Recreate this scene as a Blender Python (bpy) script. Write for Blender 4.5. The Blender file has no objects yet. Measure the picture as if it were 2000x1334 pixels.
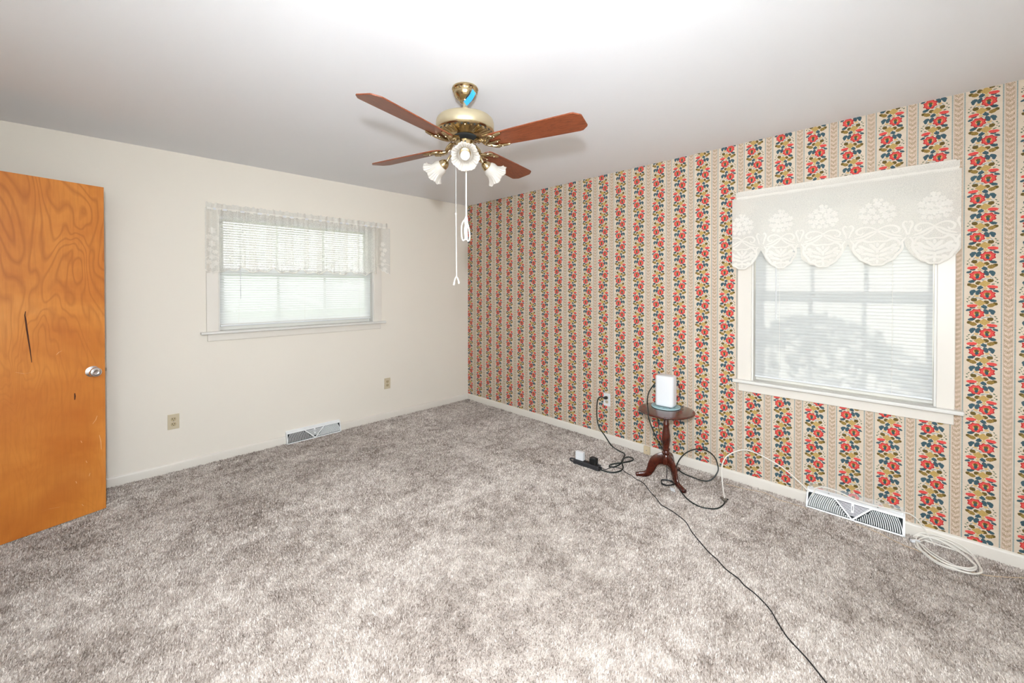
import bpy, math, random
import numpy as np
from mathutils import Vector, Matrix
random.seed(7); RNG = np.random.default_rng(7)
SC = bpy.context.scene; COL = SC.collection
PI = math.pi

# ------------------------------------------------------------------ camera
FOC, YAW, PITCH, PPY, CAMZ = 788.99, 0.7861, -0.0076, 568.78, 1.4016   # solved from the room's edges (2000 px wide frame)
cam = bpy.data.objects.new('camera', bpy.data.cameras.new('camera')); COL.objects.link(cam)
cam.location = (0, 0, CAMZ)
cam.rotation_euler = (PI/2 + PITCH, 0, -YAW)
cam.data.sensor_width = 36.0; cam.data.lens = 36.0*FOC/2000.0
cam.data.shift_y = (PPY-667.0)/2000.0; cam.data.clip_start = 0.02
SC.camera = cam

# ------------------------------------------------------------------ light and exposure
SC.view_settings.view_transform = 'Standard'; SC.view_settings.look = 'None'
SC.view_settings.gamma = 1.0; SC.view_settings.use_curve_mapping = False
SC.view_settings.exposure = -0.06
world = bpy.data.worlds.new('overcast_sky'); SC.world = world; world.use_nodes = True
_b = world.node_tree.nodes['Background']; _b.inputs[0].default_value = (0.95, 0.97, 1.0, 1); _b.inputs[1].default_value = 4.0

SC.cycles.sample_clamp_indirect = 60.0        # keep the added fill lamp's bounce from being clipped
def lamp(name, kind, loc, energy, color=(1, 1, 1), size=0.05):
    d = bpy.data.lights.new(name, kind); d.energy = energy; d.color = color
    o = bpy.data.objects.new(name, d); COL.objects.link(o); o.location = loc
    if kind == 'POINT': d.shadow_soft_size = size
    return o
fl = lamp('camera_flash', 'SPOT', (-0.071, -0.068, 1.63), 275, (0.905, 0.98, 1.075))   # flash on the camera; place solved from the fan's shadows
fl.data.shadow_soft_size = 0.035; fl.data.spot_size = math.radians(156); fl.data.spot_blend = 1.0
fl.rotation_euler = (PI/2 - math.radians(20), 0, -YAW)
# added fill lamp aimed at the corner behind; its bounce brightens the room
bf = lamp('bounce_fill_lamp', 'SPOT', (-0.02, -0.02, 1.45), 265, (0.765, 0.95, 1.18))
bf.data.shadow_soft_size = 0.06; bf.data.spot_size = math.radians(165); bf.data.spot_blend = 0.4
bf.rotation_euler = Vector((-0.5, -0.5, 0.25)).to_track_quat('-Z', 'Y').to_euler()
sun = lamp('sun', 'SUN', (8, 6, 8), 12.0, (1.0, 0.95, 0.86)); sun.data.angle = math.radians(0.6)
SUN_DIR = Vector((-0.86, -0.22, -0.46)).normalized()         # direction the light travels
sun.rotation_euler = SUN_DIR.to_track_quat('-Z', 'Y').to_euler()

# ------------------------------------------------------------------ pixel -> place helpers (a pixel is a direction, the plane gives the distance)
_f = Vector((math.sin(YAW)*math.cos(PITCH), math.cos(YAW)*math.cos(PITCH), math.sin(PITCH)))
_r = Vector((math.cos(YAW), -math.sin(YAW), 0)); _u = _r.cross(_f)
CP = Vector((0, 0, CAMZ))
def ray(px, py): return _f + _r*((px-1000)/FOC) - _u*((py-PPY)/FOC)
def onp(px, py, ax, v):
    d = ray(px, py); return CP + d*((v-CP[ax])/d[ax])
def onz(px, py, z=0.0): return onp(px, py, 2, z)
def onx(px, py, x): return onp(px, py, 0, x)
def ony(px, py, y): return onp(px, py, 1, y)

XW, YW, H = 3.2234, 4.0069, 2.44       # wallpapered wall, cream wall, ceiling
XL, YF = -0.70, -0.70                  # walls behind the camera
PILE = 0.004                           # height of the trodden carpet pile

# ------------------------------------------------------------------ materials
def srgb(r, g, b):
    def c(v):
        v /= 255.0; return v/12.92 if v <= 0.04045 else ((v+0.055)/1.055)**2.4
    return (c(r), c(g), c(b), 1.0)
class NT:
    def __init__(self, name):
        self.m = bpy.data.materials.new(name); self.m.use_nodes = True
        self.t = self.m.node_tree; self.t.nodes.clear()
        self.out = self.t.nodes.new('ShaderNodeOutputMaterial')
    def n(self, typ, **kw):
        x = self.t.nodes.new(typ)
        for k, v in kw.items(): setattr(x, k, v)
        return x
    def l(self, a, b): self.t.links.new(a, b)
    def put(self, sock, v):
        if isinstance(v, bpy.types.NodeSocket): self.l(v, sock)
        else: sock.default_value = v
    def math(self, op, a, b=None, c=None, clamp=False):
        x = self.n('ShaderNodeMath', operation=op); x.use_clamp = clamp; self.put(x.inputs[0], a)
        if b is not None: self.put(x.inputs[1], b)
        if c is not None: self.put(x.inputs[2], c)
        return x.outputs[0]
    def vmath(self, op, a, b=None):
        x = self.n('ShaderNodeVectorMath', operation=op); self.put(x.inputs[0], a)
        if b is not None: self.put(x.inputs[1], b)
        return x.outputs['Value'] if op in ('LENGTH', 'DOT_PRODUCT', 'DISTANCE') else x.outputs[0]
    def mix(self, f, a, b):
        x = self.n('ShaderNodeMix', data_type='RGBA'); self.put(x.inputs[0], f); self.put(x.inputs[6], a); self.put(x.inputs[7], b); return x.outputs[2]
    def coord(self, kind='Object'): return self.n('ShaderNodeTexCoord').outputs[kind]
    def mapping(self, v, loc=(0, 0, 0), rot=(0, 0, 0), scale=(1, 1, 1), typ='POINT'):
        x = self.n('ShaderNodeMapping', vector_type=typ); self.l(v, x.inputs[0])
        x.inputs[1].default_value = loc; x.inputs[2].default_value = rot; x.inputs[3].default_value = scale; return x.outputs[0]
    def noise(self, v, scale, detail=2.0, rough=0.5, dist=0.0):
        x = self.n('ShaderNodeTexNoise'); self.put(x.inputs['Vector'], v); x.inputs['Scale'].default_value = scale
        x.inputs['Detail'].default_value = detail; x.inputs['Roughness'].default_value = rough; x.inputs['Distortion'].default_value = dist
        return x.outputs['Fac']
    def ramp(self, f, stops):
        x = self.n('ShaderNodeValToRGB'); self.put(x.inputs[0], f); e = x.color_ramp.elements
        while len(e) < len(stops): e.new(0.5)
        for q, (p, c) in zip(e, stops): q.position = p; q.color = c
        return x.outputs[0]
    def rng(self, v, a, b, c=0.0, d=1.0):
        x = self.n('ShaderNodeMapRange'); self.put(x.inputs[0], v)
        for i, q in enumerate((a, b, c, d)): x.inputs[1+i].default_value = q
        return x.outputs[0]
    def bsdf(self, color, rough=0.6, metal=0.0, spec=0.5, bump=None, bstr=0.2, bdist=0.002, coat=0.0, coat_rough=0.1):
        x = self.n('ShaderNodeBsdfPrincipled'); self.put(x.inputs['Base Color'], color); self.put(x.inputs['Roughness'], rough)
        x.inputs['Metallic'].default_value = metal; x.inputs['Specular IOR Level'].default_value = spec
        x.inputs['Coat Weight'].default_value = coat; x.inputs['Coat Roughness'].default_value = coat_rough
        if bump is not None:
            b = self.n('ShaderNodeBump'); b.inputs['Strength'].default_value = bstr; b.inputs['Distance'].default_value = bdist
            self.l(bump, b.inputs['Height']); self.l(b.outputs[0], x.inputs['Normal'])
        return x.outputs[0]
    def done(self, sh): self.l(sh, self.out.inputs[0]); return self.m

def plain(name, rgb, rough=0.6, metal=0.0, spec=0.5, nscale=0, nstr=0.1, vary=0.0, coat=0.0):
    t = NT(name); c = srgb(*rgb); co = t.coord(); bump = None
    if vary:
        c = t.mix(t.noise(co, 6.0, 3), srgb(*[v*(1-vary) for v in rgb]), srgb(*[min(255, v*(1+vary)) for v in rgb]))
    if nscale: bump = t.noise(co, nscale, 3)
    return t.done(t.bsdf(c, rough, metal, spec, bump, nstr, coat=coat))

M = {}
M['ceiling'] = plain('ceiling_paint', (244, 243, 244), 0.9, spec=0.2, nscale=60, nstr=0.05)
M['cream'] = plain('cream_wall_paint', (236, 227, 213), 0.75, spec=0.3, nscale=90, nstr=0.06)
M['trim'] = plain('cream_trim_gloss', (227, 219, 207), 0.4, spec=0.5)
M['trim_white'] = plain('window_white_paint', (223, 219, 211), 0.4, spec=0.5)
M['dark'] = plain('duct_dark', (38, 42, 42), 0.8)
M['black'] = plain('black_plastic', (26, 27, 27), 0.45, nscale=200, nstr=0.05)
M['charcoal'] = plain('charcoal_plastic', (52, 51, 53), 0.55, nscale=200, nstr=0.05)
M['cord_green'] = plain('black_green_cord', (30, 38, 34), 0.5)
M['white_plastic'] = plain('white_plastic', (226, 226, 226), 0.3, spec=0.5)
M['white_cord'] = plain('white_cord', (238, 232, 222), 0.6)
M['ivory'] = plain('ivory_plastic', (205, 190, 160), 0.45)
M['ivory_dark'] = plain('ivory_plastic_socket', (188, 168, 132), 0.45)
M['tan_wire'] = plain('tan_wire', (205, 180, 150), 0.6)
M['vent'] = plain('vent_white_enamel', (238, 238, 236), 0.35, spec=0.5)
M['tape'] = plain('blue_masking_tape', (40, 150, 225), 0.7, nscale=300, nstr=0.2)
M['chrome'] = plain('brushed_chrome', (225, 225, 228), 0.16, 1.0)
M['zinc'] = plain('zinc_metal', (150, 148, 142), 0.35, 1.0)
M['copper'] = plain('copper_wire', (150, 70, 50), 0.4, 0.6)
M['brass'] = plain('polished_brass', (188, 168, 130), 0.2, 1.0)
M['brass_band'] = plain('satin_champagne_brass', (200, 186, 154), 0.36, 0.7)
M['teal'] = plain('coaster_teal_glaze', (160, 196, 198), 0.25, vary=0.04)
M['teal_dark'] = plain('coaster_blue_print', (70, 92, 110), 0.3)
M['rubber'] = plain('dark_green_rubber', (28, 46, 42), 0.6)
M['paper'] = plain('white_paper_tag', (235, 236, 238), 0.7)
M['grass'] = plain('lawn_grass', (105, 145, 70), 0.9, nscale=30, nstr=0.5, vary=0.2)
M['leaf'] = plain('shrub_leaf', (80, 120, 55), 0.6, vary=0.25)
M['hall'] = plain('hall_paint', (225, 215, 200), 0.8)
M['bulb'] = plain('frosted_bulb', (250, 250, 248), 0.25, spec=0.5)
M['beige_box'] = plain('beige_plastic', (215, 195, 160), 0.5)

def mat_glass():
    t = NT('window_glass'); tr = t.n('ShaderNodeBsdfTransparent'); gl = t.n('ShaderNodeBsdfGlossy'); gl.inputs['Roughness'].default_value = 0.02
    fr = t.n('ShaderNodeFresnel'); fr.inputs[0].default_value = 1.45; mx = t.n('ShaderNodeMixShader')
    t.l(fr.outputs[0], mx.inputs[0]); t.l(tr.outputs[0], mx.inputs[1]); t.l(gl.outputs[0], mx.inputs[2]); return t.done(mx.outputs[0])
M['glass'] = mat_glass()

def mat_sheet(name, rgb, transl, transp, rough=0.7, weave=0.0, gloss=0.0):
    """thin sheet that lets light through (blind slat, net, frosted shade)"""
    t = NT(name); c = srgb(*rgb)
    d = t.bsdf(c, rough, spec=0.4 if gloss else 0.1)
    tl = t.n('ShaderNodeBsdfTranslucent'); tl.inputs[0].default_value = c
    m1 = t.n('ShaderNodeMixShader'); m1.inputs[0].default_value = transl; t.l(d, m1.inputs[1]); t.l(tl.outputs[0], m1.inputs[2])
    if transp <= 0: return t.done(m1.outputs[0])
    tp = t.n('ShaderNodeBsdfTransparent'); m2 = t.n('ShaderNodeMixShader')
    if weave:
        f = t.rng(t.noise(t.coord(), weave, 2, 0.6), 0.35, 0.65, max(0, transp-0.09), min(1, transp+0.09)); t.l(f, m2.inputs[0])
    else: m2.inputs[0].default_value = transp
    t.l(m1.outputs[0], m2.inputs[1]); t.l(tp.outputs[0], m2.inputs[2]); return t.done(m2.outputs[0])
M['slat'] = mat_sheet('blind_slat_vinyl', (200, 200, 197), 0.13, 0, 0.45, gloss=1)
M['slat_open'] = mat_sheet('blind_slat_white_vinyl', (240, 240, 238), 0.30, 0, 0.45, gloss=1)
M['net'] = mat_sheet('lace_net', (246, 241, 231), 0.3, 0.22, 0.9, weave=260)
M['net_thin'] = mat_sheet('lace_net_sheer', (250, 246, 238), 0.4, 0.60, 0.9, weave=200)
M['lace'] = mat_sheet('lace_thread', (240, 235, 226), 0.2, 0.0, 0.9)
M['shade'] = mat_sheet('frosted_shade_glass', (226, 219, 209), 0.4, 0.22, 0.3, gloss=1)

def mat_wood(name, c0, c1, c2, rough, axis_scale, coat=0.0, rings=9.0):
    t = NT(name); co = t.coord(); v = t.mapping(co, scale=axis_scale)
    g = t.noise(v, 1.0, 5, 0.6, 0.6); fine = t.noise(t.mapping(co, scale=[s*6 for s in axis_scale]), 1.0, 3, 0.6)
    w = t.math('FRACT', t.math('MULTIPLY', g, rings)); w = t.rng(w, 0.0, 1.0, 0.0, 1.0)
    c = t.ramp(t.math('ADD', t.math('MULTIPLY', w, 0.35), t.math('MULTIPLY', fine, 0.65)), [(0.2, srgb(*c0)), (0.5, srgb(*c1)), (0.85, srgb(*c2))])
    return t.done(t.bsdf(c, rough, spec=0.5, bump=fine, bstr=0.05, coat=coat))
M['cherry'] = mat_wood('cherry_fan_blade', (92, 42, 22), (128, 64, 36), (150, 82, 50), 0.38, (3, 40, 40))
M['mahogany'] = mat_wood('mahogany_table', (44, 16, 10), (74, 28, 17), (102, 43, 26), 0.22, (14, 14, 14), coat=0.5, rings=3)

def mat_door():
    t = NT('door_birch_plywood_varnish'); co = t.coord()
    v = t.mapping(co, scale=(2.6, 2.6, 0.75)); g = t.noise(v, 1.5, 2, 0.45, 0.9)
    k = t.math('FRACT', t.math('MULTIPLY', g, 19.0))
    line = t.math('SUBTRACT', 1.0, t.rng(t.math('ABSOLUTE', t.math('SUBTRACT', k, 0.5)), 0.0, 0.26, 0.0, 1.0), clamp=True)
    sep = t.n('ShaderNodeSeparateXYZ'); t.l(co, sep.inputs[0])
    high = t.rng(sep.outputs[2], 0.7, 1.5, 0.12, 0.62)                       # the figure is strong in the upper half of the sheet
    line = t.math('MULTIPLY', line, high)
    blotch = t.noise(co, 2.2, 4, 0.6, 0.4)
    base = t.ramp(blotch, [(0.3, srgb(196, 112, 40)), (0.55, srgb(216, 136, 56)), (0.75, srgb(226, 152, 74))])
    fine = t.noise(t.mapping(co, scale=(90, 90, 5)), 1.0, 3, 0.6)
    c = t.mix(t.math('MULTIPLY', line, 0.75), base, srgb(160, 82, 28))
    c = t.mix(t.math('MULTIPLY', t.rng(fine, 0.45, 0.75), 0.22), c, srgb(160, 84, 32))
    low = t.math('MULTIPLY', t.rng(sep.outputs[2], 0.9, 0.15, 0.0, 1.0), t.rng(t.noise(co, 3.5, 4), 0.4, 0.7))
    c = t.mix(t.math('MULTIPLY', low, 0.5), c, srgb(170, 84, 30))
    return t.done(t.bsdf(c, 0.42, spec=0.4, bump=fine, bstr=0.03, coat=0.0))
M['door'] = mat_door()

def mat_carpet(name, deep=False):
    t = NT(name); co = t.coord()
    big = t.noise(co, 2.6, 3, 0.6, 0.25); mid = t.noise(co, 12.0, 4, 0.7, 0.3); fine = t.noise(co, 150.0, 2, 0.7)
    f = t.math('ADD', t.math('MULTIPLY', big, 0.42), t.math('MULTIPLY', mid, 0.58))
    if deep: f = t.math('ADD', t.math('MULTIPLY', f, 0.7), t.math('MULTIPLY', fine, 0.3))
    else:
        at = t.n('ShaderNodeAttribute', attribute_name='tuft'); f = t.math('ADD', t.math('MULTIPLY', f, 0.74), t.math('MULTIPLY', at.outputs['Fac'], 0.26))
    c = t.ramp(f, [(0.33, srgb(124, 110, 99)), (0.45, srgb(176, 162, 151)), (0.55, srgb(212, 200, 189)), (0.67, srgb(238, 228, 218))])
    if deep: c = t.mix(0.25, c, srgb(190, 178, 167))
    return t.done(t.bsdf(c, 0.95, spec=0.05, bump=None if not deep else t.noise(co, 220, 3, 0.7), bstr=0.35, bdist=0.004))
M['carpet_base'] = mat_carpet('carpet_backing', True)
M['carpet'] = mat_carpet('carpet_pile_yarn')

def mat_wallpaper():
    t = NT('floral_stripe_wallpaper'); co = t.coord()
    sep = t.n('ShaderNodeSeparateXYZ'); t.l(co, sep.inputs[0]); y, z = sep.outputs[1], sep.outputs[2]
    P = 0.17536
    U = t.math('DIVIDE', t.math('SUBTRACT', 3.9621, y), P)
    k = t.math('FLOOR', t.math('ADD', U, 0.5)); du = t.math('MULTIPLY', t.math('SUBTRACT', U, k), P)
    r3 = t.math('FLOOR', t.math('DIVIDE', k, 3.0)); mid = t.math('COMPARE', t.math('SUBTRACT', k, t.math('MULTIPLY', r3, 3.0)), 1.0, 0.1)
    ph = t.math('ADD', t.math('ADD', t.math('MULTIPLY', t.math('SUBTRACT', r3, 7.0), 0.05), 0.0176), t.math('MULTIPLY', mid, 0.049))
    vv = t.math('DIVIDE', t.math('ADD', t.math('SUBTRACT', z, ph), 0.0565), 0.1); m = t.math('FLOOR', vv)
    b = t.math('SUBTRACT', t.math('MULTIPLY', t.math('SUBTRACT', vv, m), 0.1), 0.0565)
    par = t.math('SUBTRACT', m, t.math('MULTIPLY', t.math('FLOOR', t.math('DIVIDE', m, 2.0)), 2.0))
    a = t.math('MULTIPLY', du, t.math('SUBTRACT', 1.0, t.math('MULTIPLY', par, 2.0)))
    cmb = t.n('ShaderNodeCombineXYZ'); t.l(a, cmb.inputs[0]); t.l(b, cmb.inputs[1])
    nz = t.n('ShaderNodeTexNoise'); t.l(co, nz.inputs['Vector']); nz.inputs['Scale'].default_value = 210; nz.inputs['Detail'].default_value = 1
    wob = t.vmath('MULTIPLY', t.vmath('SUBTRACT', nz.outputs['Color'], (0.5, 0.5, 0.5)), (0.0052, 0.0052, 0.0))
    p = t.vmath('ADD', cmb.outputs[0], wob)
    shade = t.noise(co, 480, 1)
    # ground: cream paper, slightly pinker under the braid
    c = t.mix(t.rng(t.noise(co, 35, 3), 0.3, 0.7), srgb(212, 194, 172), srgb(219, 202, 181))
    CR, CR2, CT, CT2, CO, CH, CN = (srgb(214, 66, 62), srgb(228, 92, 82), srgb(56, 84, 90), srgb(72, 96, 106), srgb(104, 86, 38), srgb(176, 140, 72), srgb(206, 172, 122))
    def put(ax, by, rx, ry, rot, col, col2=None, kind='e'):
        nonlocal c
        if col in (CO, CH): rx, ry = rx*1.18, ry*1.15
        if col in (CT, CT2): rx, ry = rx*1.04, ry*1.0
        pts = [(ax, by, rot)]
        mx = max(rx, ry)
        if by+mx > 0.0435: pts.append((-ax, by-0.1, -rot))
        if by-mx < -0.0565: pts.append((-ax, by+0.1, -rot))
        for (x0, y0, r0) in pts:
            q = t.mapping(p, (x0, y0, 0), (0, 0, math.radians(r0)), (rx, ry, 1), 'TEXTURE')
            if kind == 'e': L = t.vmath('LENGTH', q)
            elif kind == 'd': L = t.vmath('DOT_PRODUCT', t.vmath('ABSOLUTE', q), (1, 1, 0))
            else:
                s = t.n('ShaderNodeSeparateXYZ'); t.l(q, s.inputs[0]); an = t.math('ARCTAN2', s.outputs[1], s.outputs[0])
                L = t.math('MULTIPLY', t.vmath('LENGTH', q), t.math('ADD', 1.0, t.math('MULTIPLY', t.math('COSINE', t.math('MULTIPLY', an, 8.0)), 0.09)))
            col_ = t.mix(t.rng(shade, 0.35, 0.65), col, col2) if col2 else col
            if kind == 'f': col_ = t.mix(t.math('GREATER_THAN', L, 0.84), col_, srgb(176, 44, 46))
            c = t.mix(t.math('LESS_THAN', L, 1.0), c, col_)
    # pale stems and dots
    for (x, yy, rx, ry, ro) in ((0.006, -0.020, 0.010, 0.0016, 25), (0.001, -0.024, 0.009, 0.0014, -35), (0.020, -0.018, 0.006, 0.0016, -20), (0.030, -0.012, 0.010, 0.0014, -50), (-0.004, 0.026, 0.008, 0.0014, -30)):
        put(x, yy, rx, ry, ro, srgb(120, 142, 146))
    for (x, yy, rx, ry, ro) in ((0.0445, -0.013, 0.0048, 0.0022, -40), (0.0500, -0.022, 0.0042, 0.0022, 20), (0.0520, -0.038, 0.0034, 0.0034, 0), (0.0370, -0.045, 0.0060, 0.0026, 10), (0.0450, -0.032, 0.0030, 0.0018, 0)):
        put(x, yy, rx, ry, ro, srgb(96, 108, 84))
    put(-0.0100, 0.0320, 0.0072, 0.0068, 0, CN); put(0.0190, -0.0060, 0.0080, 0.0062, 10, CN)
    put(-0.0330, 0.0310, 0.0100, 0.0045, 8, CT); put(-0.0462, 0.0190, 0.0098, 0.0055, 22, CT, CT2)
    put(-0.0345, 0.0410, 0.0185, 0.0082, 6, CR2, CR)
    put(0.0070, 0.0370, 0.0098, 0.0125, 15, CT2, CT, 'd'); put(0.0070, 0.0350, 0.0110, 0.0070, -20, CT, CT2)
    put(0.0135, 0.0120, 0.0085, 0.0145, 20, CT, CT2); put(0.0330, 0.0150, 0.0125, 0.0090, -35, CT2, CT); put(0.0350, 0.0080, 0.0065, 0.0120, 10, CT, CT2)
    put(-0.0370, -0.0310, 0.0115, 0.0075, 12, CT, CT2); put(-0.0300, -0.0270, 0.0060, 0.0100, -50, CT)
    put(-0.0436, -0.0480, 0.0080, 0.0068, -15, CO); put(-0.0306, -0.0545, 0.0115, 0.0085, -18, CH, CO)
    put(-0.0137, -0.0395, 0.0085, 0.0080, 10, CO); put(0.0280, -0.0270, 0.0092, 0.0082, 12, CO)
    put(0.0080, -0.0430, 0.0185, 0.0160, 4, CH, srgb(200, 168, 104), 'd'); put(0.0080, -0.0430, 0.0115, 0.0095, 4, CH, srgb(200, 168, 104))
    put(-0.0186, 0.0, 0.0262, 0.0238, 0, CR2, CR, 'f')
    put(-0.0176, 0.0005, 0.0115, 0.0110, 0, srgb(206, 164, 104)); put(-0.0176, 0.0040, 0.0068, 0.0066, 0, CO); put(-0.0172, -0.0075, 0.0058, 0.0092, -12, CT)
    # beaded lines
    ad = t.math('ABSOLUTE', du)
    dl = t.math('ABSOLUTE', t.math('SUBTRACT', ad, 0.0655))
    bead = t.math('SINE', t.math('MULTIPLY', z, 2*PI/0.0064))
    c = t.mix(t.math('MULTIPLY', t.math('LESS_THAN', dl, 0.0026), t.rng(bead, -0.6, 0.4, 0.3, 1.0)), c, srgb(112, 140, 144))
    # braid band
    e = t.math('SUBTRACT', du, t.math('MULTIPLY', t.math('SIGN', du), P/2)); ae = t.math('ABSOLUTE', e)
    band = t.math('LESS_THAN', ae, 0.0148)
    c = t.mix(t.math('MULTIPLY', band, 0.55), c, srgb(222, 196, 174))
    s1 = t.math('SINE', t.math('MULTIPLY', t.math('ADD', z, t.math('MULTIPLY', e, 1.15)), 2*PI/0.0072))
    s2 = t.math('SINE', t.math('MULTIPLY', t.math('SUBTRACT', z, t.math('MULTIPLY', ae, 0.9)), 2*PI/0.0260))
    st = t.math('ADD', t.math('MULTIPLY', s1, 0.8), t.math('ADD', t.math('MULTIPLY', s2, 0.5), t.rng(t.noise(co, 330, 1), 0.3, 0.7, -0.7, 0.7)))
    c = t.mix(t.math('MULTIPLY', t.math('MULTIPLY', t.math('GREATER_THAN', st, 0.30), band), 0.85), c, t.mix(t.rng(s2, -0.3, 0.3), srgb(116, 80, 62), srgb(126, 100, 58)))
    ed = t.math('LESS_THAN', t.math('ABSOLUTE', t.math('SUBTRACT', ae, 0.0150)), 0.0012)
    c = t.mix(t.math('MULTIPLY', t.math('MULTIPLY', ed, t.math('GREATER_THAN', s1, 0.0)), 0.7), c, srgb(150, 110, 95))
    return t.done(t.bsdf(c, 0.72, spec=0.25, bump=t.noise(co, 400, 2), bstr=0.04))
M['wallpaper'] = mat_wallpaper()

# ------------------------------------------------------------------ mesh builder
ORG = {}
class MB:
    def __init__(self): self.v = []; self.f = []
    def add(self, vs, fs):
        o = len(self.v); self.v += [tuple(p) for p in vs]; self.f += [tuple(i+o for i in q) for q in fs]; return self
    def box(self, lo, hi):
        (x0, y0, z0), (x1, y1, z1) = lo, hi
        return self.add([(x0, y0, z0), (x1, y0, z0), (x1, y1, z0), (x0, y1, z0), (x0, y0, z1), (x1, y0, z1), (x1, y1, z1), (x0, y1, z1)],
                        [(3, 2, 1, 0), (4, 5, 6, 7), (0, 1, 5, 4), (1, 2, 6, 5), (2, 3, 7, 6), (3, 0, 4, 7)])
    def frame_box(self, mat, lo, hi):
        n = len(self.v); self.box(lo, hi)
        for i in range(n, len(self.v)): self.v[i] = tuple(mat @ Vector(self.v[i]))
        return self
    def tube(self, path, r, n=8, closed=False, caps=True, flat=1.0):
        P = [Vector(p) for p in path]; N = len(P)
        rr = r if isinstance(r, (list, tuple)) else [r]*N
        vs = []; up = None
        for i in range(N):
            if closed: tg = P[(i+1) % N]-P[i-1]
            else: tg = P[min(i+1, N-1)]-P[max(i-1, 0)]
            tg = tg.normalized() if tg.length > 1e-9 else Vector((0, 0, 1))
            if up is None: up = Vector((0, 0, 1)) if abs(tg.z) < 0.9 else Vector((1, 0, 0))
            up = (up - tg*up.dot(tg)); up = up.normalized() if up.length > 1e-6 else tg.orthogonal().normalized()
            s = tg.cross(up)
            for j in range(n):
                a = 2*PI*j/n; vs.append(P[i] + s*(math.cos(a)*rr[i]) + up*(math.sin(a)*rr[i]*flat))
        fs = []
        for i in range(N if closed else N-1):
            for j in range(n):
                a, b = i*n+j, i*n+(j+1) % n; c, d = ((i+1) % N)*n+(j+1) % n, ((i+1) % N)*n+j; fs.append((a, b, c, d))
        if caps and not closed: fs += [tuple(range(n-1, -1, -1)), tuple((N-1)*n+j for j in range(n))]
        return self.add(vs, fs)
    def lathe(self, prof, n=32, mat=None, wob=None):
        """prof: (radius, height) list; wob(radius, height, angle)->(r, h)"""
        mat = mat or Matrix.Identity(4); vs = []; N = len(prof)
        for (r, h) in prof:
            for j in range(n):
                a = 2*PI*j/n; r2, h2 = wob(r, h, a) if wob else (r, h)
                vs.append(mat @ Vector((r2*math.cos(a), r2*math.sin(a), h2)))
        fs = [(i*n+j, i*n+(j+1) % n, (i+1)*n+(j+1) % n, (i+1)*n+j) for i in range(N-1) for j in range(n)]
        if prof[0][0] > 1e-4 and not wob: fs.append(tuple(range(n-1, -1, -1)))
        if prof[-1][0] > 1e-4 and not wob: fs.append(tuple((N-1)*n+j for j in range(n)))
        return self.add(vs, fs)
    def prism(self, outline, lo, hi, mat=None):
        """outline in xy, extruded lo..hi in z"""
        mat = mat or Matrix.Identity(4); n = len(outline)
        vs = [mat @ Vector((x, y, lo)) for x, y in outline] + [mat @ Vector((x, y, hi)) for x, y in outline]
        return self.add(vs, [tuple(range(n-1, -1, -1)), tuple(range(n, 2*n))] + [(i, (i+1) % n, n+(i+1) % n, n+i) for i in range(n)])
    def build(self, name, mat, parent=None, smooth=False, bevel=0.0, org=None, angle=None):
        o0 = Vector(org) if org is not None else (ORG[parent.name] if parent is not None else Vector((0, 0, 0)))
        me = bpy.data.meshes.new(name); me.from_pydata([tuple(Vector(p)-o0) for p in self.v], [], self.f); me.update()
        if isinstance(mat, str): mat = M[mat]
        me.materials.append(mat)
        ob = bpy.data.objects.new(name, me); COL.objects.link(ob)
        if parent is not None: ob.parent = parent; ob.location = o0 - ORG[parent.name]
        else: ob.location = o0
        ORG[ob.name] = o0.copy()
        if bevel:
            md = ob.modifiers.new('bevel', 'BEVEL'); md.width = bevel; md.segments = 2; md.limit_method = 'ANGLE'; md.angle_limit = math.radians(40)
        if smooth:
            me.polygons.foreach_set('use_smooth', [True]*len(me.polygons))
            me.set_sharp_from_angle(angle=math.radians(angle or 45))
        return ob
def empty(name, loc):
    o = bpy.data.objects.new(name, None); COL.objects.link(o); o.location = loc; o.empty_display_size = 0.05; ORG[o.name] = Vector(loc); return o
def tag(o, label, cat, group=None, kind=None):
    o['label'] = label; o['category'] = cat
    if group: o['group'] = group
    if kind: o['kind'] = kind
    return o
def smooth(pts, k=6, closed=False):
    P = [Vector(p) for p in pts]; n = len(P); out = []
    for i in range(n if closed else n-1):
        if closed: p0, p1, p2, p3 = P[i-1], P[i], P[(i+1) % n], P[(i+2) % n]
        else: p0, p1, p2, p3 = P[max(i-1, 0)], P[i], P[i+1], P[min(i+2, n-1)]
        for j in range(k):
            s = j/k; out.append(0.5*((2*p1)+(p2-p0)*s+(2*p0-5*p1+4*p2-p3)*s*s+(3*p1-p0-3*p2+p3)*s**3))
    if not closed: out.append(P[-1])
    return out
def axis_frame(origin, zdir, xdir=None):
    z = Vector(zdir).normalized(); x = Vector(xdir) if xdir else z.orthogonal(); x = (x-z*x.dot(z)).normalized(); y = z.cross(x)
    return Matrix(((x.x, y.x, z.x, origin[0]), (x.y, y.y, z.y, origin[1]), (x.z, y.z, z.z, origin[2]), (0, 0, 0, 1)))

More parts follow.
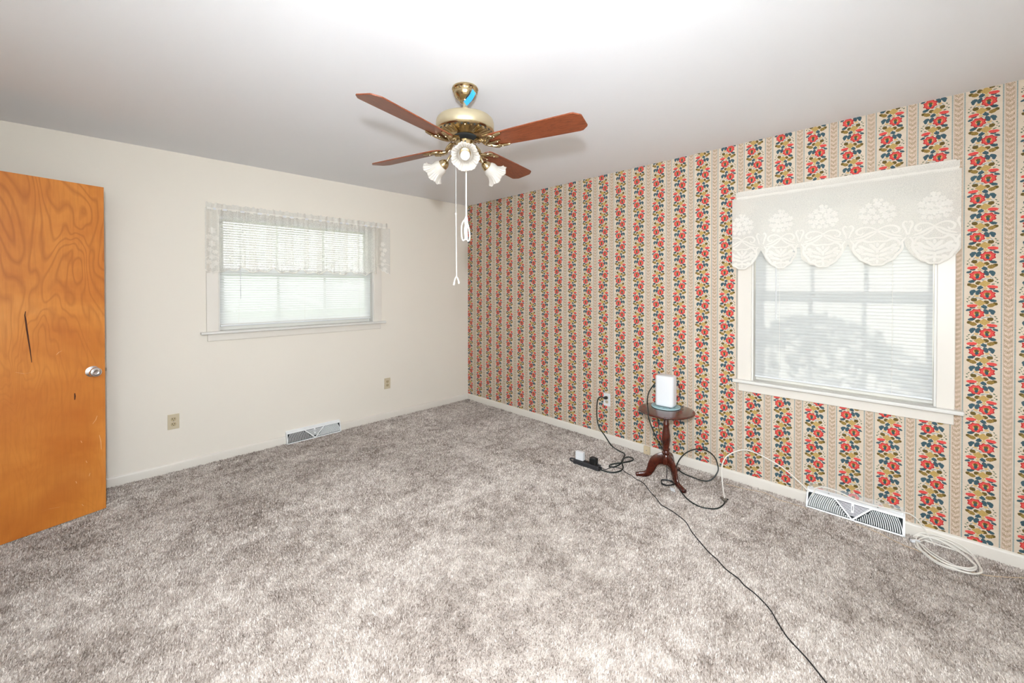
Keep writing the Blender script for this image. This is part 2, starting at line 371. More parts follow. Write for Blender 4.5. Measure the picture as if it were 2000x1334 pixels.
# ------------------------------------------------------------------ the room
T = 0.15
o = MB().box((XL-T, YF-T, -0.12), (XW+T, YW+T, -0.002)).build('floor', 'carpet_base'); tag(o, 'mottled beige grey carpeted floor of the empty room', 'floor', kind='structure')
o = MB().box((XL-T, YF-T, H), (XW+T, YW+T, H+0.12)).build('ceiling', 'ceiling'); tag(o, 'plain white painted ceiling above the fan', 'ceiling', kind='structure')
def wall_with_hole(name, axis, a0, a1, p0, p1, h0, h1, z0, z1, mat):
    """wall along `axis` a0..a1, thickness p0..p1, hole h0..h1 x z0..z1"""
    b = MB()
    def bx(s0, s1, q0, q1):
        if s1-s0 < 1e-5 or q1-q0 < 1e-5: return
        b.box((s0, p0, q0), (s1, p1, q1)) if axis == 'x' else b.box((p0, s0, q0), (p1, s1, q1))
    bx(a0, h0, -0.12, H); bx(h1, a1, -0.12, H); bx(h0, h1, -0.12, z0); bx(h0, h1, z1, H)
    return b.build(name, mat)
W1 = dict(a0=0.632, a1=1.966, z0=1.050, z1=2.012)     # opening in the cream wall (x range)
W2 = dict(a0=-0.088, a1=0.822, z0=0.745, z1=2.022)    # opening in the papered wall (y range)
o = wall_with_hole('wall_back', 'x', XL-T, XW, YW, YW+T, W1['a0'], W1['a1'], W1['z0'], W1['z1'], 'cream'); tag(o, 'smooth cream painted wall with the wide low window', 'wall', kind='structure')
o = wall_with_hole('wall_right', 'y', YF-T, YW+T, XW, XW+T, W2['a0'], W2['a1'], W2['z0'], W2['z1'], 'wallpaper'); tag(o, 'wall papered in red floral and braid vertical stripes', 'wall', kind='structure')

# door position (from its two visible edges)
LATCH = onz(207.5, 992.0, 0.012)
dd = ray(0, 700); _dep = LATCH.dot(_f)-CP.dot(_f); P0 = CP + dd*((_dep*0.853)/dd.dot(_f)); P0.z = LATCH.z
DDIR = (P0-LATCH); DDIR.z = 0; DDIR.normalize()          # latch -> hinge
DW = 0.77; HINGE = LATCH + DDIR*DW
XL2 = min(XL, HINGE.x-0.02)
o = wall_with_hole('wall_left', 'y', YF-T, YW+T, XL2-T, XL2, HINGE.y-0.80, HINGE.y+0.02, -0.12, 2.06, 'cream'); tag(o, 'cream painted wall holding the doorway', 'wall', kind='structure')
o = MB().box((XL2-T, YF-T, -0.12), (XW+T, YF, H)).build('wall_front', 'cream'); tag(o, 'plain cream painted wall facing the windowed wall', 'wall', kind='structure')
o = MB().box((XL2-1.3, HINGE.y-1.3, -0.12), (XL2-1.2, HINGE.y+0.6, H)).box((XL2-1.3, HINGE.y-1.3, -0.12), (XL2-T, HINGE.y-1.2, H)).box((XL2-1.3, HINGE.y+0.5, -0.12), (XL2-T, HINGE.y+0.6, H)).box((XL2-1.3, HINGE.y-1.3, H), (XL2-T, HINGE.y+0.6, H+0.1)).box((XL2-1.3, HINGE.y-1.3, -0.12), (XL2-T, HINGE.y+0.6, 0.0)).build('wall_hall', 'hall')
tag(o, 'hallway walls seen beyond the doorway', 'wall', kind='structure')
o = MB().box((XL2, HINGE.y+0.02, 0), (XL2+0.018, HINGE.y+0.09, 2.13)).box((XL2, HINGE.y-0.87, 0), (XL2+0.018, HINGE.y-0.80, 2.13)).box((XL2, HINGE.y-0.80, 2.06), (XL2+0.018, HINGE.y+0.02, 2.13)).build('trim_1', 'trim'); tag(o, 'cream casing boards around the doorway', 'trim', kind='structure')
# baseboards: rounded top edge
def baseboard(name, axis, s0, s1, face, sign, gaps, label):
    b = MB(); prof = [(0, -0.01), (0.013, -0.01), (0.013, 0.056), (0.011, 0.063), (0.006, 0.068), (0, 0.070)]
    segs = []; c = s0
    for g0, g1 in gaps: segs.append((c, g0)); c = g1
    segs.append((c, s1))
    for a, e in segs:
        n = len(prof)
        vs = []
        for s in (a, e):
            for d, z in prof: vs.append((s, face+sign*d, z) if axis == 'x' else (face+sign*d, s, z))
        b.add(vs, [tuple(range(n)), tuple(range(2*n-1, n-1, -1))] + [(i, (i+1) % n, n+(i+1) % n, n+i) for i in range(n)])
    o = b.build(name, 'trim', smooth=True, angle=30); tag(o, label, 'baseboard', kind='structure')
baseboard('baseboard_back', 'x', XL2, XW, YW, -1, [(1.125, 1.604)], 'cream baseboard along the cream wall')
baseboard('baseboard_right', 'y', YF, YW, XW, -1, [(0.035, 0.490)], 'cream baseboard along the papered wall')
baseboard('baseboard_front', 'x', XL2, XW, YF, 1, [], 'cream baseboard along the plain wall behind')
baseboard('baseboard_left', 'y', YF, YW, XL2, 1, [(HINGE.y-0.87, HINGE.y+0.09)], 'cream baseboard beside the doorway')

# ------------------------------------------------------------------ carpet pile (real tufts)
def carpet_pile():
    pts = []
    x0, x1, y0, y1 = XL2+0.01, XW-0.014, YF+0.01, YW-0.014
    def fill(n, xa, xb, ya, yb):
        p = np.empty((n, 2)); p[:, 0] = RNG.uniform(xa, xb, n); p[:, 1] = RNG.uniform(ya, yb, n); return p
    C = fill(1500000, x0, x1, y0, y1)
    dep = (C[:, 0]+C[:, 1])*0.7071; lat = (C[:, 0]-C[:, 1])*0.7071
    keep = (dep > 0.9) & (np.abs(lat) < 1.45*dep+0.35)
    C = C[keep]; dep = dep[keep]
    prob = np.clip(1.9/np.maximum(dep, 1.0), 0.3, 1.0); C = C[RNG.uniform(size=len(C)) < prob*0.62]; dep = (C[:, 0]+C[:, 1])*0.7071
    n = len(C)
    # nap direction drifts across the floor
    ang = 1.6*np.sin(C[:, 0]*3.1+1.3*np.sin(C[:, 1]*2.3))+1.7*np.cos(C[:, 1]*2.7+1.1*np.sin(C[:, 0]*3.7))+RNG.normal(0, 1.1, n)
    lean = 0.0055*RNG.uniform(0.2, 1.3, n); h = RNG.uniform(0.006, 0.0125, n)
    w = 0.0021*np.clip(dep/2.0, 0.9, 2.2)*RNG.uniform(0.7, 1.3, n); tw = RNG.uniform(0, PI, n)
    wx, wy = np.cos(tw)*w, np.sin(tw)*w
    base = np.column_stack([C, np.full(n, -0.004)]); tip = base + np.column_stack([np.cos(ang)*lean, np.sin(ang)*lean, h])
    W = np.column_stack([wx, wy, np.zeros(n)])
    V = np.empty((n, 4, 3)); V[:, 0] = base-W; V[:, 1] = base+W; V[:, 2] = tip+W*0.55; V[:, 3] = tip-W*0.55
    me = bpy.data.meshes.new('carpet_pile'); me.vertices.add(4*n); me.vertices.foreach_set('co', V.reshape(-1))
    me.loops.add(4*n); me.loops.foreach_set('vertex_index', np.arange(4*n, dtype=np.int32))
    me.polygons.add(n); me.polygons.foreach_set('loop_start', np.arange(0, 4*n, 4, dtype=np.int32))
    me.update(calc_edges=True); me.materials.append(M['carpet'])
    at = me.attributes.new('tuft', 'FLOAT', 'FACE'); at.data.foreach_set('value', RNG.uniform(0, 1, n).astype(np.float32))
    ob = bpy.data.objects.new('carpet_pile', me); COL.objects.link(ob); ob.parent = bpy.data.objects['floor']
    ob['kind'] = 'stuff'; ob['label'] = 'short twisted beige grey carpet pile'
    return n
carpet_pile()

# ------------------------------------------------------------------ door
DN = Vector((DDIR.y, -DDIR.x, 0));
if DN.dot(CP-LATCH) < 0: DN = -DN                        # face towards the room
door = empty('door_1', HINGE); tag(door, 'orange varnished plywood slab door standing open', 'door', kind='structure')
def dpt(s, z, off=0.0): p = LATCH + DDIR*s + DN*off; return Vector((p.x, p.y, z))
DTOP = 2.035
_fr = Matrix(((DDIR.x, DN.x, 0, LATCH.x), (DDIR.y, DN.y, 0, LATCH.y), (0, 0, 1, 0), (0, 0, 0, 1)))
MB().frame_box(_fr, (0, -0.035, 0.012), (DW, 0, DTOP)).build('slab', 'door', door, bevel=0.0015)
def door_px(px, py, off=0.0):
    d = ray(px, py); q = LATCH + DN*off; t = (q-CP).dot(DN)/d.dot(DN); return CP + d*t
kp = door_px(184, 725); ks = (kp-LATCH).dot(DDIR); kz = kp.z; ks = max(ks, 0.058)
for side, sg in ((0, 1), (1, -1)):
    fr = axis_frame(dpt(ks, kz, 0 if sg > 0 else -0.035), DN*sg)
    k = MB().lathe([(0.0, 0.0), (0.033, 0.0), (0.033, 0.004), (0.024, 0.008), (0.012, 0.012), (0.011, 0.024), (0.018, 0.031), (0.0265, 0.039), (0.0285, 0.047), (0.0275, 0.054), (0.024, 0.058), (0.0215, 0.0585), (0.0205, 0.0575), (0.014, 0.0590), (0.0125, 0.0578), (0.0, 0.0585)], 36, fr).build('knob', 'chrome', door, smooth=True)
    if not side: k['label'] = 'round chrome door knob'
MB().frame_box(_fr, (-0.0012, -0.029, kz-0.028), (0.0, -0.006, kz+0.028)).frame_box(_fr, (-0.010, -0.023, kz-0.009), (0.0, -0.012, kz+0.009)).build('latch_plate', 'zinc', door)
for zz in (0.25, 1.02, 1.80):
    MB().tube([dpt(DW+0.006, zz-0.045, -0.002), dpt(DW+0.006, zz+0.045, -0.002)], 0.006, 10).build('hinge', 'zinc', door)
def sliver(name, pts, w, mat, lab=None):
    P = [door_px(*q, off=0.0006) for q in pts]; b = MB(); n = len(P); vs = []
    for i, q in enumerate(P):
        ww = w*(0.25+0.75*math.sin(PI*(i+0.5)/n)); vs += [q+DDIR*ww, q-DDIR*ww]
    b.add(vs, [(2*i, 2*i+1, 2*i+3, 2*i+2) for i in range(n-1)]); o = b.build(name, mat, door)
    if lab: o['label'] = lab
M['crack'] = plain('door_crack_dark', (74, 34, 14), 0.8); M['scuff'] = plain('door_scuff_pale', (226, 176, 128), 0.7)
sliver('crack', [(50, 608), (48.5, 616), (50, 624), (52, 640), (55, 660), (59, 685), (62, 708)], 0.0035, 'crack', 'long dark vertical crack')
sliver('crack', [(146, 768), (146.5, 774), (146, 781)], 0.0035, 'crack')
for q in ([(110, 693), (115, 688), (121, 685)], [(30, 727), (48, 730), (66, 726)], [(158, 861), (160, 865)], [(168, 900), (170, 904)], [(176, 924), (174, 930)], [(148, 940), (150, 944)], [(80, 1000), (96, 994), (118, 990)], [(190, 812), (187, 820), (181, 828)], [(194, 850), (197, 862), (198, 878)], [(160, 985), (163, 988)]):
    sliver('scuff', q, 0.0016, 'scuff')

# ------------------------------------------------------------------ windows
def window(name, axis, face, sg, w, stool, apron, casing, label, muntins, apron_bot):
    """axis: the wall's running axis; face: inner wall plane; sg: +1 = outside is at larger coordinate"""
    root = empty(name, ((w['a0']+w['a1'])/2, face, w['z0']) if axis == 'x' else (face, (w['a0']+w['a1'])/2, w['z0']))
    tag(root, label, 'window', kind='structure')
    def bx(b, s0, s1, d0, d1, z0, z1):
        d0, d1 = face+sg*d0, face+sg*d1; lo, hi = min(d0, d1), max(d0, d1)
        return b.box((s0, lo, z0), (s1, hi, z1)) if axis == 'x' else b.box((lo, s0, z0), (hi, s1, z1))
    a0, a1, z0, z1 = w['a0'], w['a1'], w['z0'], w['z1']
    bx(MB(), casing[0], a0+0.004, -0.018, 0, z0, z1+0.07).build('side_casing', 'trim', root, bevel=0.003)
    bx(MB(), a1-0.004, casing[1], -0.018, 0, z0, z1+0.07).build('side_casing', 'trim', root, bevel=0.003)
    bx(MB(), a0+0.004, a1-0.004, -0.018, 0, z1-0.004, z1+0.07).build('head_casing', 'trim', root, bevel=0.003)
    bx(MB(), stool[0], stool[1], -0.052, 0.0, z0-0.018, z0+0.004).build('stool', 'trim_white', root, bevel=0.006)
    bx(MB(), a0, a1, 0.0, 0.12, z0-0.018, z0+0.004).build('sill', 'trim_white', root)
    bx(MB(), apron[0], apron[1], -0.016, 0, apron_bot, z0-0.018).build('apron', 'trim', root, bevel=0.003)
    for s0, s1 in ((a0, a0+0.014), (a1-0.014, a1)):
        bx(MB(), s0, s1, -0.004, 0.13, z0+0.004, z1).build('jamb', 'trim_white', root)
    bx(MB(), a0, a1, -0.004, 0.13, z1-0.014, z1).build('head_jamb', 'trim_white', root)
    zm = (z0+z1)/2; g0, g1 = a0+0.014, a1-0.014
    for nm, lo, hi, d in (('upper_sash', zm-0.018, z1-0.014, 0.105), ('lower_sash', z0+0.004, zm+0.018, 0.070)):
        st = 0.042; b = MB()
        bx(b, g0, g0+st, d, d+0.03, lo, hi); bx(b, g1-st, g1, d, d+0.03, lo, hi)
        bx(b, g0+st, g1-st, d, d+0.03, lo, lo+0.05); bx(b, g0+st, g1-st, d, d+0.03, hi-0.036, hi)
        s = b.build(nm, 'trim_white', root)
        nb = muntins; gw = (g1-g0-2*st)/(nb+1)
        for i in range(1, nb+1):
            x = g0+st+gw*i; bx(MB(), x-0.009, x+0.009, d+0.006, d+0.024, lo+0.05, hi-0.036).build('muntin', 'trim_white', s)
        for i in range(nb+1):
            bx(MB(), g0+st+gw*i+(0.009 if i else 0), g0+st+gw*(i+1)-(0.009 if i < nb else 0), d+0.013, d+0.017, lo+0.05, hi-0.036).build('pane', 'glass', s)
    return root
window('window_1', 'x', YW, 1, W1, (0.517, 2.085), (0.563, 2.038), (0.556, 2.046), 'wide low window with cream casing in the cream wall', 2, 0.975)
window('window_2', 'y', XW, 1, W2, (-0.187, 0.930), (-0.150, 0.899), (-0.153, 0.905), 'tall white window with cream casing in the papered wall', 2, 0.665)

# ------------------------------------------------------------------ blinds
def blind(name, axis, face, a0, a1, ztop, zbot, tilt, depth, label, wand_s, wand_bot, ladders, slat_mat):
    """slats across a0..a1; depth = distance of the slat line outside the wall face; tilt: room edge down when positive"""
    c = (a0+a1)/2; mk = (lambda s, d, z: Vector((s, face+d, z))) if axis == 'x' else (lambda s, d, z: Vector((face+d, s, z)))
    root = empty(name, mk(c, depth, zbot)); tag(root, label, 'blind')
    def bx(s0, s1, d0, d1, z0, z1):
        p, q = mk(s0, d0, z0), mk(s1, d1, z1); return MB().box(tuple(min(a, b) for a, b in zip(p, q)), tuple(max(a, b) for a, b in zip(p, q)))
    bx(a0, a1, depth-0.013, depth+0.013, ztop-0.026, ztop).build('headrail', 'white_plastic', root, bevel=0.002)
    bx(a0+0.003, a1-0.003, depth-0.012, depth+0.012, zbot, zbot+0.012).build('bottom_rail', 'white_plastic', root, bevel=0.003)
    # one slat mesh, shared
    b = MB(); vs = []; L = a1-a0-0.006; wv = 0.0125; n = 6
    for s in (-L/2, L/2):
        for i in range(n+1):
            u = -1+2*i/n; dz = 0.0022*(1-u*u); ca, sa = math.cos(tilt), math.sin(tilt)
            d = u*wv*ca - dz*sa; z = u*wv*sa + dz*ca
            vs.append(mk(s, d, z) - mk(0, 0, 0) + ORG[root.name])
    b.add(vs, [(i, i+1, n+2+i, n+1+i) for i in range(n)])
    first = None; pitch = 0.0205; z = ztop-0.026-0.014; k = 0
    while z > zbot+0.020:
        loc = mk(c, depth, z) - ORG[root.name]
        if first is None:
            first = b.build('slat', slat_mat, root, smooth=True, org=ORG[root.name]); o = first
        else:
            o = first.copy(); COL.objects.link(o); o.parent = root
        o.location = loc; z -= pitch
    for s in ladders:
        b = MB()
        for d in (-0.0135, 0.0135): b.tube([mk(s, depth+d, zbot+0.01), mk(s, depth+d, ztop-0.02)], 0.0007, 5)
        b.build('ladder_cord', 'white_cord', root)
    MB().tube([mk(wand_s, depth-0.020, wand_bot), mk(wand_s, depth-0.020, ztop-0.045)], 0.0035, 6).tube([mk(wand_s, depth-0.020, ztop-0.045), mk(wand_s, depth-0.012, ztop-0.02)], 0.0015, 5).build('tilt_wand', 'white_plastic', root, smooth=True)
    return root
blind('window_blind', 'x', YW, 0.650, 1.946, 1.996, 1.085, math.radians(51), 0.034, 'white slatted blind half open in the low window', 0.792, 1.31, (0.78, 1.30, 1.82), 'slat_open')
blind('window_blind', 'y', XW, -0.072, 0.806, 2.006, 0.775, math.radians(83), 0.030, 'white slatted blind closed in the tall window', 0.675, 1.19, (0.655, 0.095), 'slat')

# ------------------------------------------------------------------ lace valances and their rods
class Cloth:
    """cloth hung on a rod; (s, z) sheet coordinates mapped into the room"""
    def __init__(self, axis, face, off, fold): self.axis, self.face, self.off, self.fold = axis, face, off, fold
    def __call__(self, s, z, lift=0.0):
        d = -self.off - self.fold(s, z) - lift
        return Vector((s, self.face+d, z)) if self.axis == 'x' else Vector((self.face+d, s, z))
def sheet(cl, s0, s1, zt, zb, ns, nz):
    b = MB(); vs = []
    for i in range(ns+1):
        s = s0+(s1-s0)*i/ns; bot = zb(s)
        for j in range(nz+1): vs.append(cl(s, zt(s)+(bot-zt(s))*j/nz))
    b.add(vs, [(i*(nz+1)+j, i*(nz+1)+j+1, (i+1)*(nz+1)+j+1, (i+1)*(nz+1)+j) for i in range(ns) for j in range(nz)]); return b
def petal(b, cl, s, z, rs, rz, rot=0.0, lift=0.0018, n=9):
    c, si = math.cos(rot), math.sin(rot); vs = [cl(s, z, lift+0.0012)]
    for i in range(n):
        a = 2*PI*i/n; x, y = rs*math.cos(a), rz*math.sin(a); vs.append(cl(s+x*c-y*si, z+x*si+y*c, lift*0.4))
    b.add(vs, [(0, 1+i, 1+(i+1) % n) for i in range(n)])
def ribbon(b, cl, pts, w, lift=0.0016):
    P = [Vector((p[0], p[1], 0)) for p in pts]; P = smooth(P, 4); n = len(P); vs = []
    for i, q in enumerate(P):
        t = (P[min(i+1, n-1)]-P[max(i-1, 0)]).normalized(); nn = Vector((-t.y, t.x, 0))*w*(0.6+0.4*math.sin(PI*i/(n-1)))
        for k, lf in ((-1, 0.0006), (0, lift), (1, 0.0006)): vs.append(cl(q.x+nn.x*k, q.y+nn.y*k, lf))
    b.add(vs, [(3*i+k, 3*i+k+1, 3*i+k+4, 3*i+k+3) for i in range(n-1) for k in (0, 1)])
def rosette(b, cl, s, z, r):
    for i in range(6):
        a = 2*PI*i/6+s*40; petal(b, cl, s+math.cos(a)*r*0.6, z+math.sin(a)*r*0.6, r*0.46, r*0.34, a)
    petal(b, cl, s, z, r*0.3, r*0.3, 0, 0.003)
def lace_motif(b, cl, c, zb, w):
    """bouquet, bow scrolls and a leafy scallop whose tip is at zb; w = scallop width"""
    k = w/0.235
    for (x, y, r) in ((0, .352, .019), (-.034, .348, .015), (.036, .350, .016), (-.058, .322, .018), (.060, .325, .018), (-.022, .318, .020), (.022, .315, .020), (-.064, .285, .016), (.064, .288, .015), (-.034, .284, .019), (.004, .280, .017), (.038, .282, .018), (-.050, .256, .013), (.050, .256, .013), (-.014, .252, .014), (.018, .250, .013), (.008, .378, .012), (-.016, .375, .010)):
        rosette(b, cl, c+x*k, zb+y, r)
    for sg in (-1, 1):
        S = lambda x, y: (c+sg*x*k, zb+y)
        ribbon(b, cl, [S(.002, .205), S(.030, .222), S(.065, .222), S(.086, .205), S(.082, .186), S(.066, .182), S(.058, .194)], .0055)
        ribbon(b, cl, [S(.002, .200), S(.030, .190), S(.060, .172), S(.095, .160)], .0055)
        ribbon(b, cl, [S(.002, .195), S(.022, .176), S(.050, .158), S(.100, .146)], .005)
        ribbon(b, cl, [S(.118, .165), S(.110, .195), S(.100, .222), S(.108, .240), S(.117, .232)], .005)
        ribbon(b, cl, [S(.0, .140), S(.035, .137), S(.062, .148), S(.085, .132), S(.090, .108)], .006)
        ribbon(b, cl, [S(.112, .150), S(.098, .128), S(.100, .105), S(.094, .080), S(.076, .055), S(.066, .036), S(.040, .020), S(.022, .004), S(.0, .003)], .0065)
        for (x, y, rs, rz, ro) in ((.018, .108, .026, .009, .9), (.034, .090, .028, .009, .5), (.050, .068, .020, .008, .0), (.026, .062, .024, .009, .35), (.020, .034, .022, .008, -.2), (.064, .108, .018, .010, .6), (.078, .092, .013, .010, 0), (.045, .040, .014, .008, -.4)):
            petal(b, cl, c+sg*x*k, zb+y, rs, rz, ro if sg > 0 else PI-ro)
        rosette(b, cl, c+sg*.068*k, zb+.085, .016)
    for (y, r) in ((.120, .010), (.085, .011), (.050, .010), (.022, .009)): petal(b, cl, c, zb+y, r*0.7, r*1.4)
    petal(b, cl, c, zb+.203, .008, .008, 0, .003)
def header(cl, s0, s1, z0, z1, amp, freq):
    b = MB(); n = int((s1-s0)*260); vs = []
    for i in range(n+1):
        s = s0+(s1-s0)*i/n; r = math.sin(s*freq+1.5*math.sin(s*freq*0.31))
        zz = z1+amp*0.7*r+amp*0.4*math.sin(s*freq*2.3)
        for j in range(4):
            q = j/3; p = cl(s, z0+(zz-z0)*q); d = amp*0.5*r*q
            p = Vector((p.x, p.y+d, p.z)) if cl.axis == 'x' else Vector((p.x+d, p.y, p.z)); vs.append(p)
    b.add(vs, [(4*i+j, 4*i+j+1, 4*i+j+5, 4*i+j+4) for i in range(n) for j in range(3)]); return b

# tall window: flat scalloped lace
VC = [0.865, 0.632, 0.410, 0.158, -0.072]; VV = [0.745, 0.560, 0.290, 0.052]
def vz2(s):
    i = min(range(5), key=lambda q: abs(VC[q]-s)); hi = VV[i-1] if i > 0 else 0.99; lo = VV[i] if i < 4 else -0.19
    wd = (hi-VC[i]) if s > VC[i] else (VC[i]-lo); x = min(1.0, abs(s-VC[i])/wd)
    lobe = 0.004*abs(math.sin(x*PI*3.5))
    return 1.532 + 0.135*(0.30*x+0.70*x**3.2) - lobe
cl2 = Cloth('y', XW, 0.070, lambda s, z: 0.004*math.sin(s*26+0.6)*min(1, max(0, (2.0-z)*4)) + 0.010*max(0, 2.03-z)*2*(0.5+0.5*math.sin(s*27)))
v2 = empty('lace_valance', (XW-0.07, 0.38, 1.53)); tag(v2, 'flat ivory lace valance with five flowered scallops over the tall window', 'valance')
sheet(cl2, -0.168, 0.928, lambda s: 2.030, vz2, 220, 26).build('net', 'net', v2, smooth=True, angle=180)
b = MB()
for i, c_ in enumerate(VC): lace_motif(b, cl2, c_, 1.534, (0.22, 0.20, 0.23, 0.25, 0.20)[i])
# keep the end motifs inside the cloth's width
for i, p in enumerate(b.v):
    if p[1] > 0.926: b.v[i] = (p[0], 0.926, p[2])
    if p[1] < -0.166: b.v[i] = (p[0], -0.166, p[2])
b.build('lace_work', 'lace', v2, smooth=True, angle=180)
header(cl2, -0.162, 0.905, 2.040, 2.074, 0.003, 60).build('header_ruffle', 'net', v2, smooth=True, angle=180)
sheet(cl2, -0.160, 0.900, lambda s: 2.042, lambda s: 2.022, 120, 3).build('rod_pocket', 'lace', v2, smooth=True, angle=180)
# low window: gathered sheer valance with lace ends
def vz1(s):
    w = abs(math.sin((s-0.55)*PI/0.232)); return 1.535+0.030*(1-w)+0.010*math.sin(s*57)
def fold1(s, z):
    t = max(0.0, min(1.0, (2.04-z)/0.5)); return 0.012*math.sin(s*44+2.2*math.sin(s*9.0)+t*1.5*math.sin(s*13))*(0.35+0.65*t)+0.006*math.sin(s*101)
cl1 = Cloth('x', YW, 0.068, fold1)
v1 = empty('lace_valance', (1.31, YW-0.07, 1.53)); tag(v1, 'gathered sheer ivory valance with lace ends over the low window', 'valance')
sheet(cl1, 0.630, 1.975, lambda s: 2.030, vz1, 330, 20).build('net', 'net_thin', v1, smooth=True, angle=180)
b = MB()
n = 300; pts = [(0.632+(1.340)*i/n, vz1(0.632+1.340*i/n)+0.004) for i in range(n+1)]
ribbon(b, cl1, pts[::2], 0.0045)
# gathers stacked into folds: second layers of the same net
b.build('hem_lace', 'net', v1, smooth=True, angle=180)
b = MB()
for (s, w, z0) in ((0.705, .022, 1.60), (0.800, .012, 1.57), (0.862, .026, 1.56), (0.985, .022, 1.57), (1.125, .018, 1.60), (1.165, .012, 1.60), (1.285, .020, 1.58), (1.395, .026, 1.56), (1.52, .020, 1.58), (1.64, .024, 1.57), (1.76, .016, 1.58), (1.86, .02, 1.57)):
    cf = Cloth('x', YW, 0.074, lambda q, z, s=s, w=w: 0.008*math.cos((q-s)/w*1.5))
    bb = sheet(cf, s-w, s+w, lambda q: 2.02, lambda q, z0=z0: z0, 6, 10); b.add(bb.v, bb.f)
b.build('fold', 'net_thin', v1, smooth=True, angle=180)
def end_panel(s0, s1, zb, slant):
    ce = Cloth('x', YW, 0.056, lambda s, z: 0.012*math.cos((s-s0)/(s1-s0)*PI*2.2))
    zf = lambda s: zb(s)
    p = sheet(ce, s0, s1, lambda s: 2.03, zf, 24, 16).build('end_panel', 'net', v1, smooth=True, angle=180)
    b = MB(); c_ = (s0+s1)/2
    for (x, z, r) in ((0, 1.86, .026), (-.02, 1.81, .022), (.022, 1.80, .022), (0, 1.755, .024), (-.015, 1.71, .02), (.018, 1.69, .018), (0, 1.65, .02), (-.02, 1.61, .02), (.02, 1.60, .022), (0, 1.575, .018)):
        if z-0.02 > zb(c_+x): rosette(b, ce, c_+x, z, r)
    P = [(s0+(s1-s0)*i/16, zb(s0+(s1-s0)*i/16)+0.003) for i in range(17)]; ribbon(b, ce, P, 0.005)
    ribbon(b, ce, [(s0+0.005, 1.64), (c_-.02, 1.655), (c_, 1.64), (c_+.02, 1.655), (s1-0.005, 1.64)], 0.004)
    b.build('lace_work', 'lace', p, smooth=True, angle=180)
end_panel(0.541, 0.636, lambda s: 1.535-0.02*math.sin((s-0.541)/0.095*PI)+0.012*abs(math.sin(s*90)), 0)
end_panel(1.965, 2.118, lambda s: 1.62-(s-1.965)*0.58+0.012*abs(math.sin(s*80)), 0)
header(cl1, 0.548, 2.090, 2.040, 2.076, 0.008, 95).build('header_ruffle', 'net', v1, smooth=True, angle=180)
sheet(cl1, 0.556, 2.085, lambda s: 2.042, lambda s: 2.024, 200, 3).build('rod_pocket', 'lace', v1, smooth=True, angle=180)
def rod(axis, face, s0, s1, z, label):
    mk = (lambda s, d, zz: Vector((s, face-d, zz))) if axis == 'x' else (lambda s, d, zz: Vector((face-d, s, zz)))
    root = empty('curtain_rod', mk((s0+s1)/2, 0.06, z)); tag(root, label, 'rod')
    MB().tube([mk(s0, 0.018, z), mk(s0, 0.045, z), mk(s0+0.012, 0.060, z), mk(s0+0.03, 0.062, z)] + [mk(s1-0.03, 0.062, z), mk(s1-0.012, 0.060, z), mk(s1, 0.045, z), mk(s1, 0.018, z)], 0.0035, 8, flat=2.4).build('rail', 'white_plastic', root, smooth=True)
    for s in (s0, s1):
        p, q = mk(s-0.010, 0.018, z-0.015), mk(s+0.010, 0.022, z+0.015); MB().box(tuple(min(a, c) for a, c in zip(p, q)), tuple(max(a, c) for a, c in zip(p, q))).build('bracket', 'white_plastic', root)
rod('x', YW, 0.575, 2.030, 2.033, 'slim white curtain rod over the low window')
rod('y', XW, -0.138, 0.888, 2.033, 'slim white curtain rod over the tall window')

# ------------------------------------------------------------------ ceiling fan
FX, FY = 1.317, 1.659
fan = empty('ceiling_fan', (FX, FY, H)); tag(fan, 'brass ceiling fan with four cherry blades and three frosted lights', 'ceiling fan')
def FT(z=0.0): return Matrix.Translation((FX, FY, z))
MB().lathe([(0.052, H), (0.066, H-0.002), (0.068, H-0.010), (0.064, H-0.014), (0.060, H-0.019), (0.0595, H-0.028), (0.0570, H-0.040), (0.0500, H-0.052), (0.0385, H-0.062), (0.0300, H-0.068), (0.0280, H-0.073), (0.024, H-0.073)], 48, FT()).build('canopy', 'brass', fan, smooth=True)
for i in range(26):
    a = 2*PI*i/26; b = MB().lathe([(0.0, -0.0045), (0.0022, -0.0035), (0.0026, 0), (0.0022, 0.0035), (0.0, 0.0045)], 8, Matrix.Translation((FX+0.0615*math.cos(a), FY+0.0615*math.sin(a), H-0.0205)))
    if i == 0: bead0 = b.build('bead', 'brass', fan, smooth=True, org=(FX+0.0615, FY, H-0.0205))
    else:
        c = bead0.copy(); COL.objects.link(c); c.parent = fan; c.location = (0.0615*math.cos(a), 0.0615*math.sin(a), -0.0205)
MB().lathe([(0.0125, H-0.165), (0.0125, H-0.055)], 20, FT()).lathe([(0.020, H-0.168), (0.024, H-0.160), (0.020, H-0.145), (0.0125, H-0.140)], 24, FT()).build('downrod', 'brass_band', fan, smooth=True)
MB().lathe([(0.018, 2.280), (0.085, 2.287), (0.118, 2.285), (0.136, 2.279), (0.1455, 2.269), (0.1490, 2.256), (0.1495, 2.240), (0.1490, 2.225), (0.1450, 2.219)], 64, FT()).build('motor_housing', 'brass_band', fan, smooth=True)
MB().lathe([(0.1450, 2.219), (0.1500, 2.216), (0.1515, 2.212), (0.1490, 2.207), (0.1400, 2.203), (0.120, 2.198), (0.100, 2.194), (0.088, 2.190), (0.080, 2.187)], 64, FT()).build('lower_rim', 'brass', fan, smooth=True)
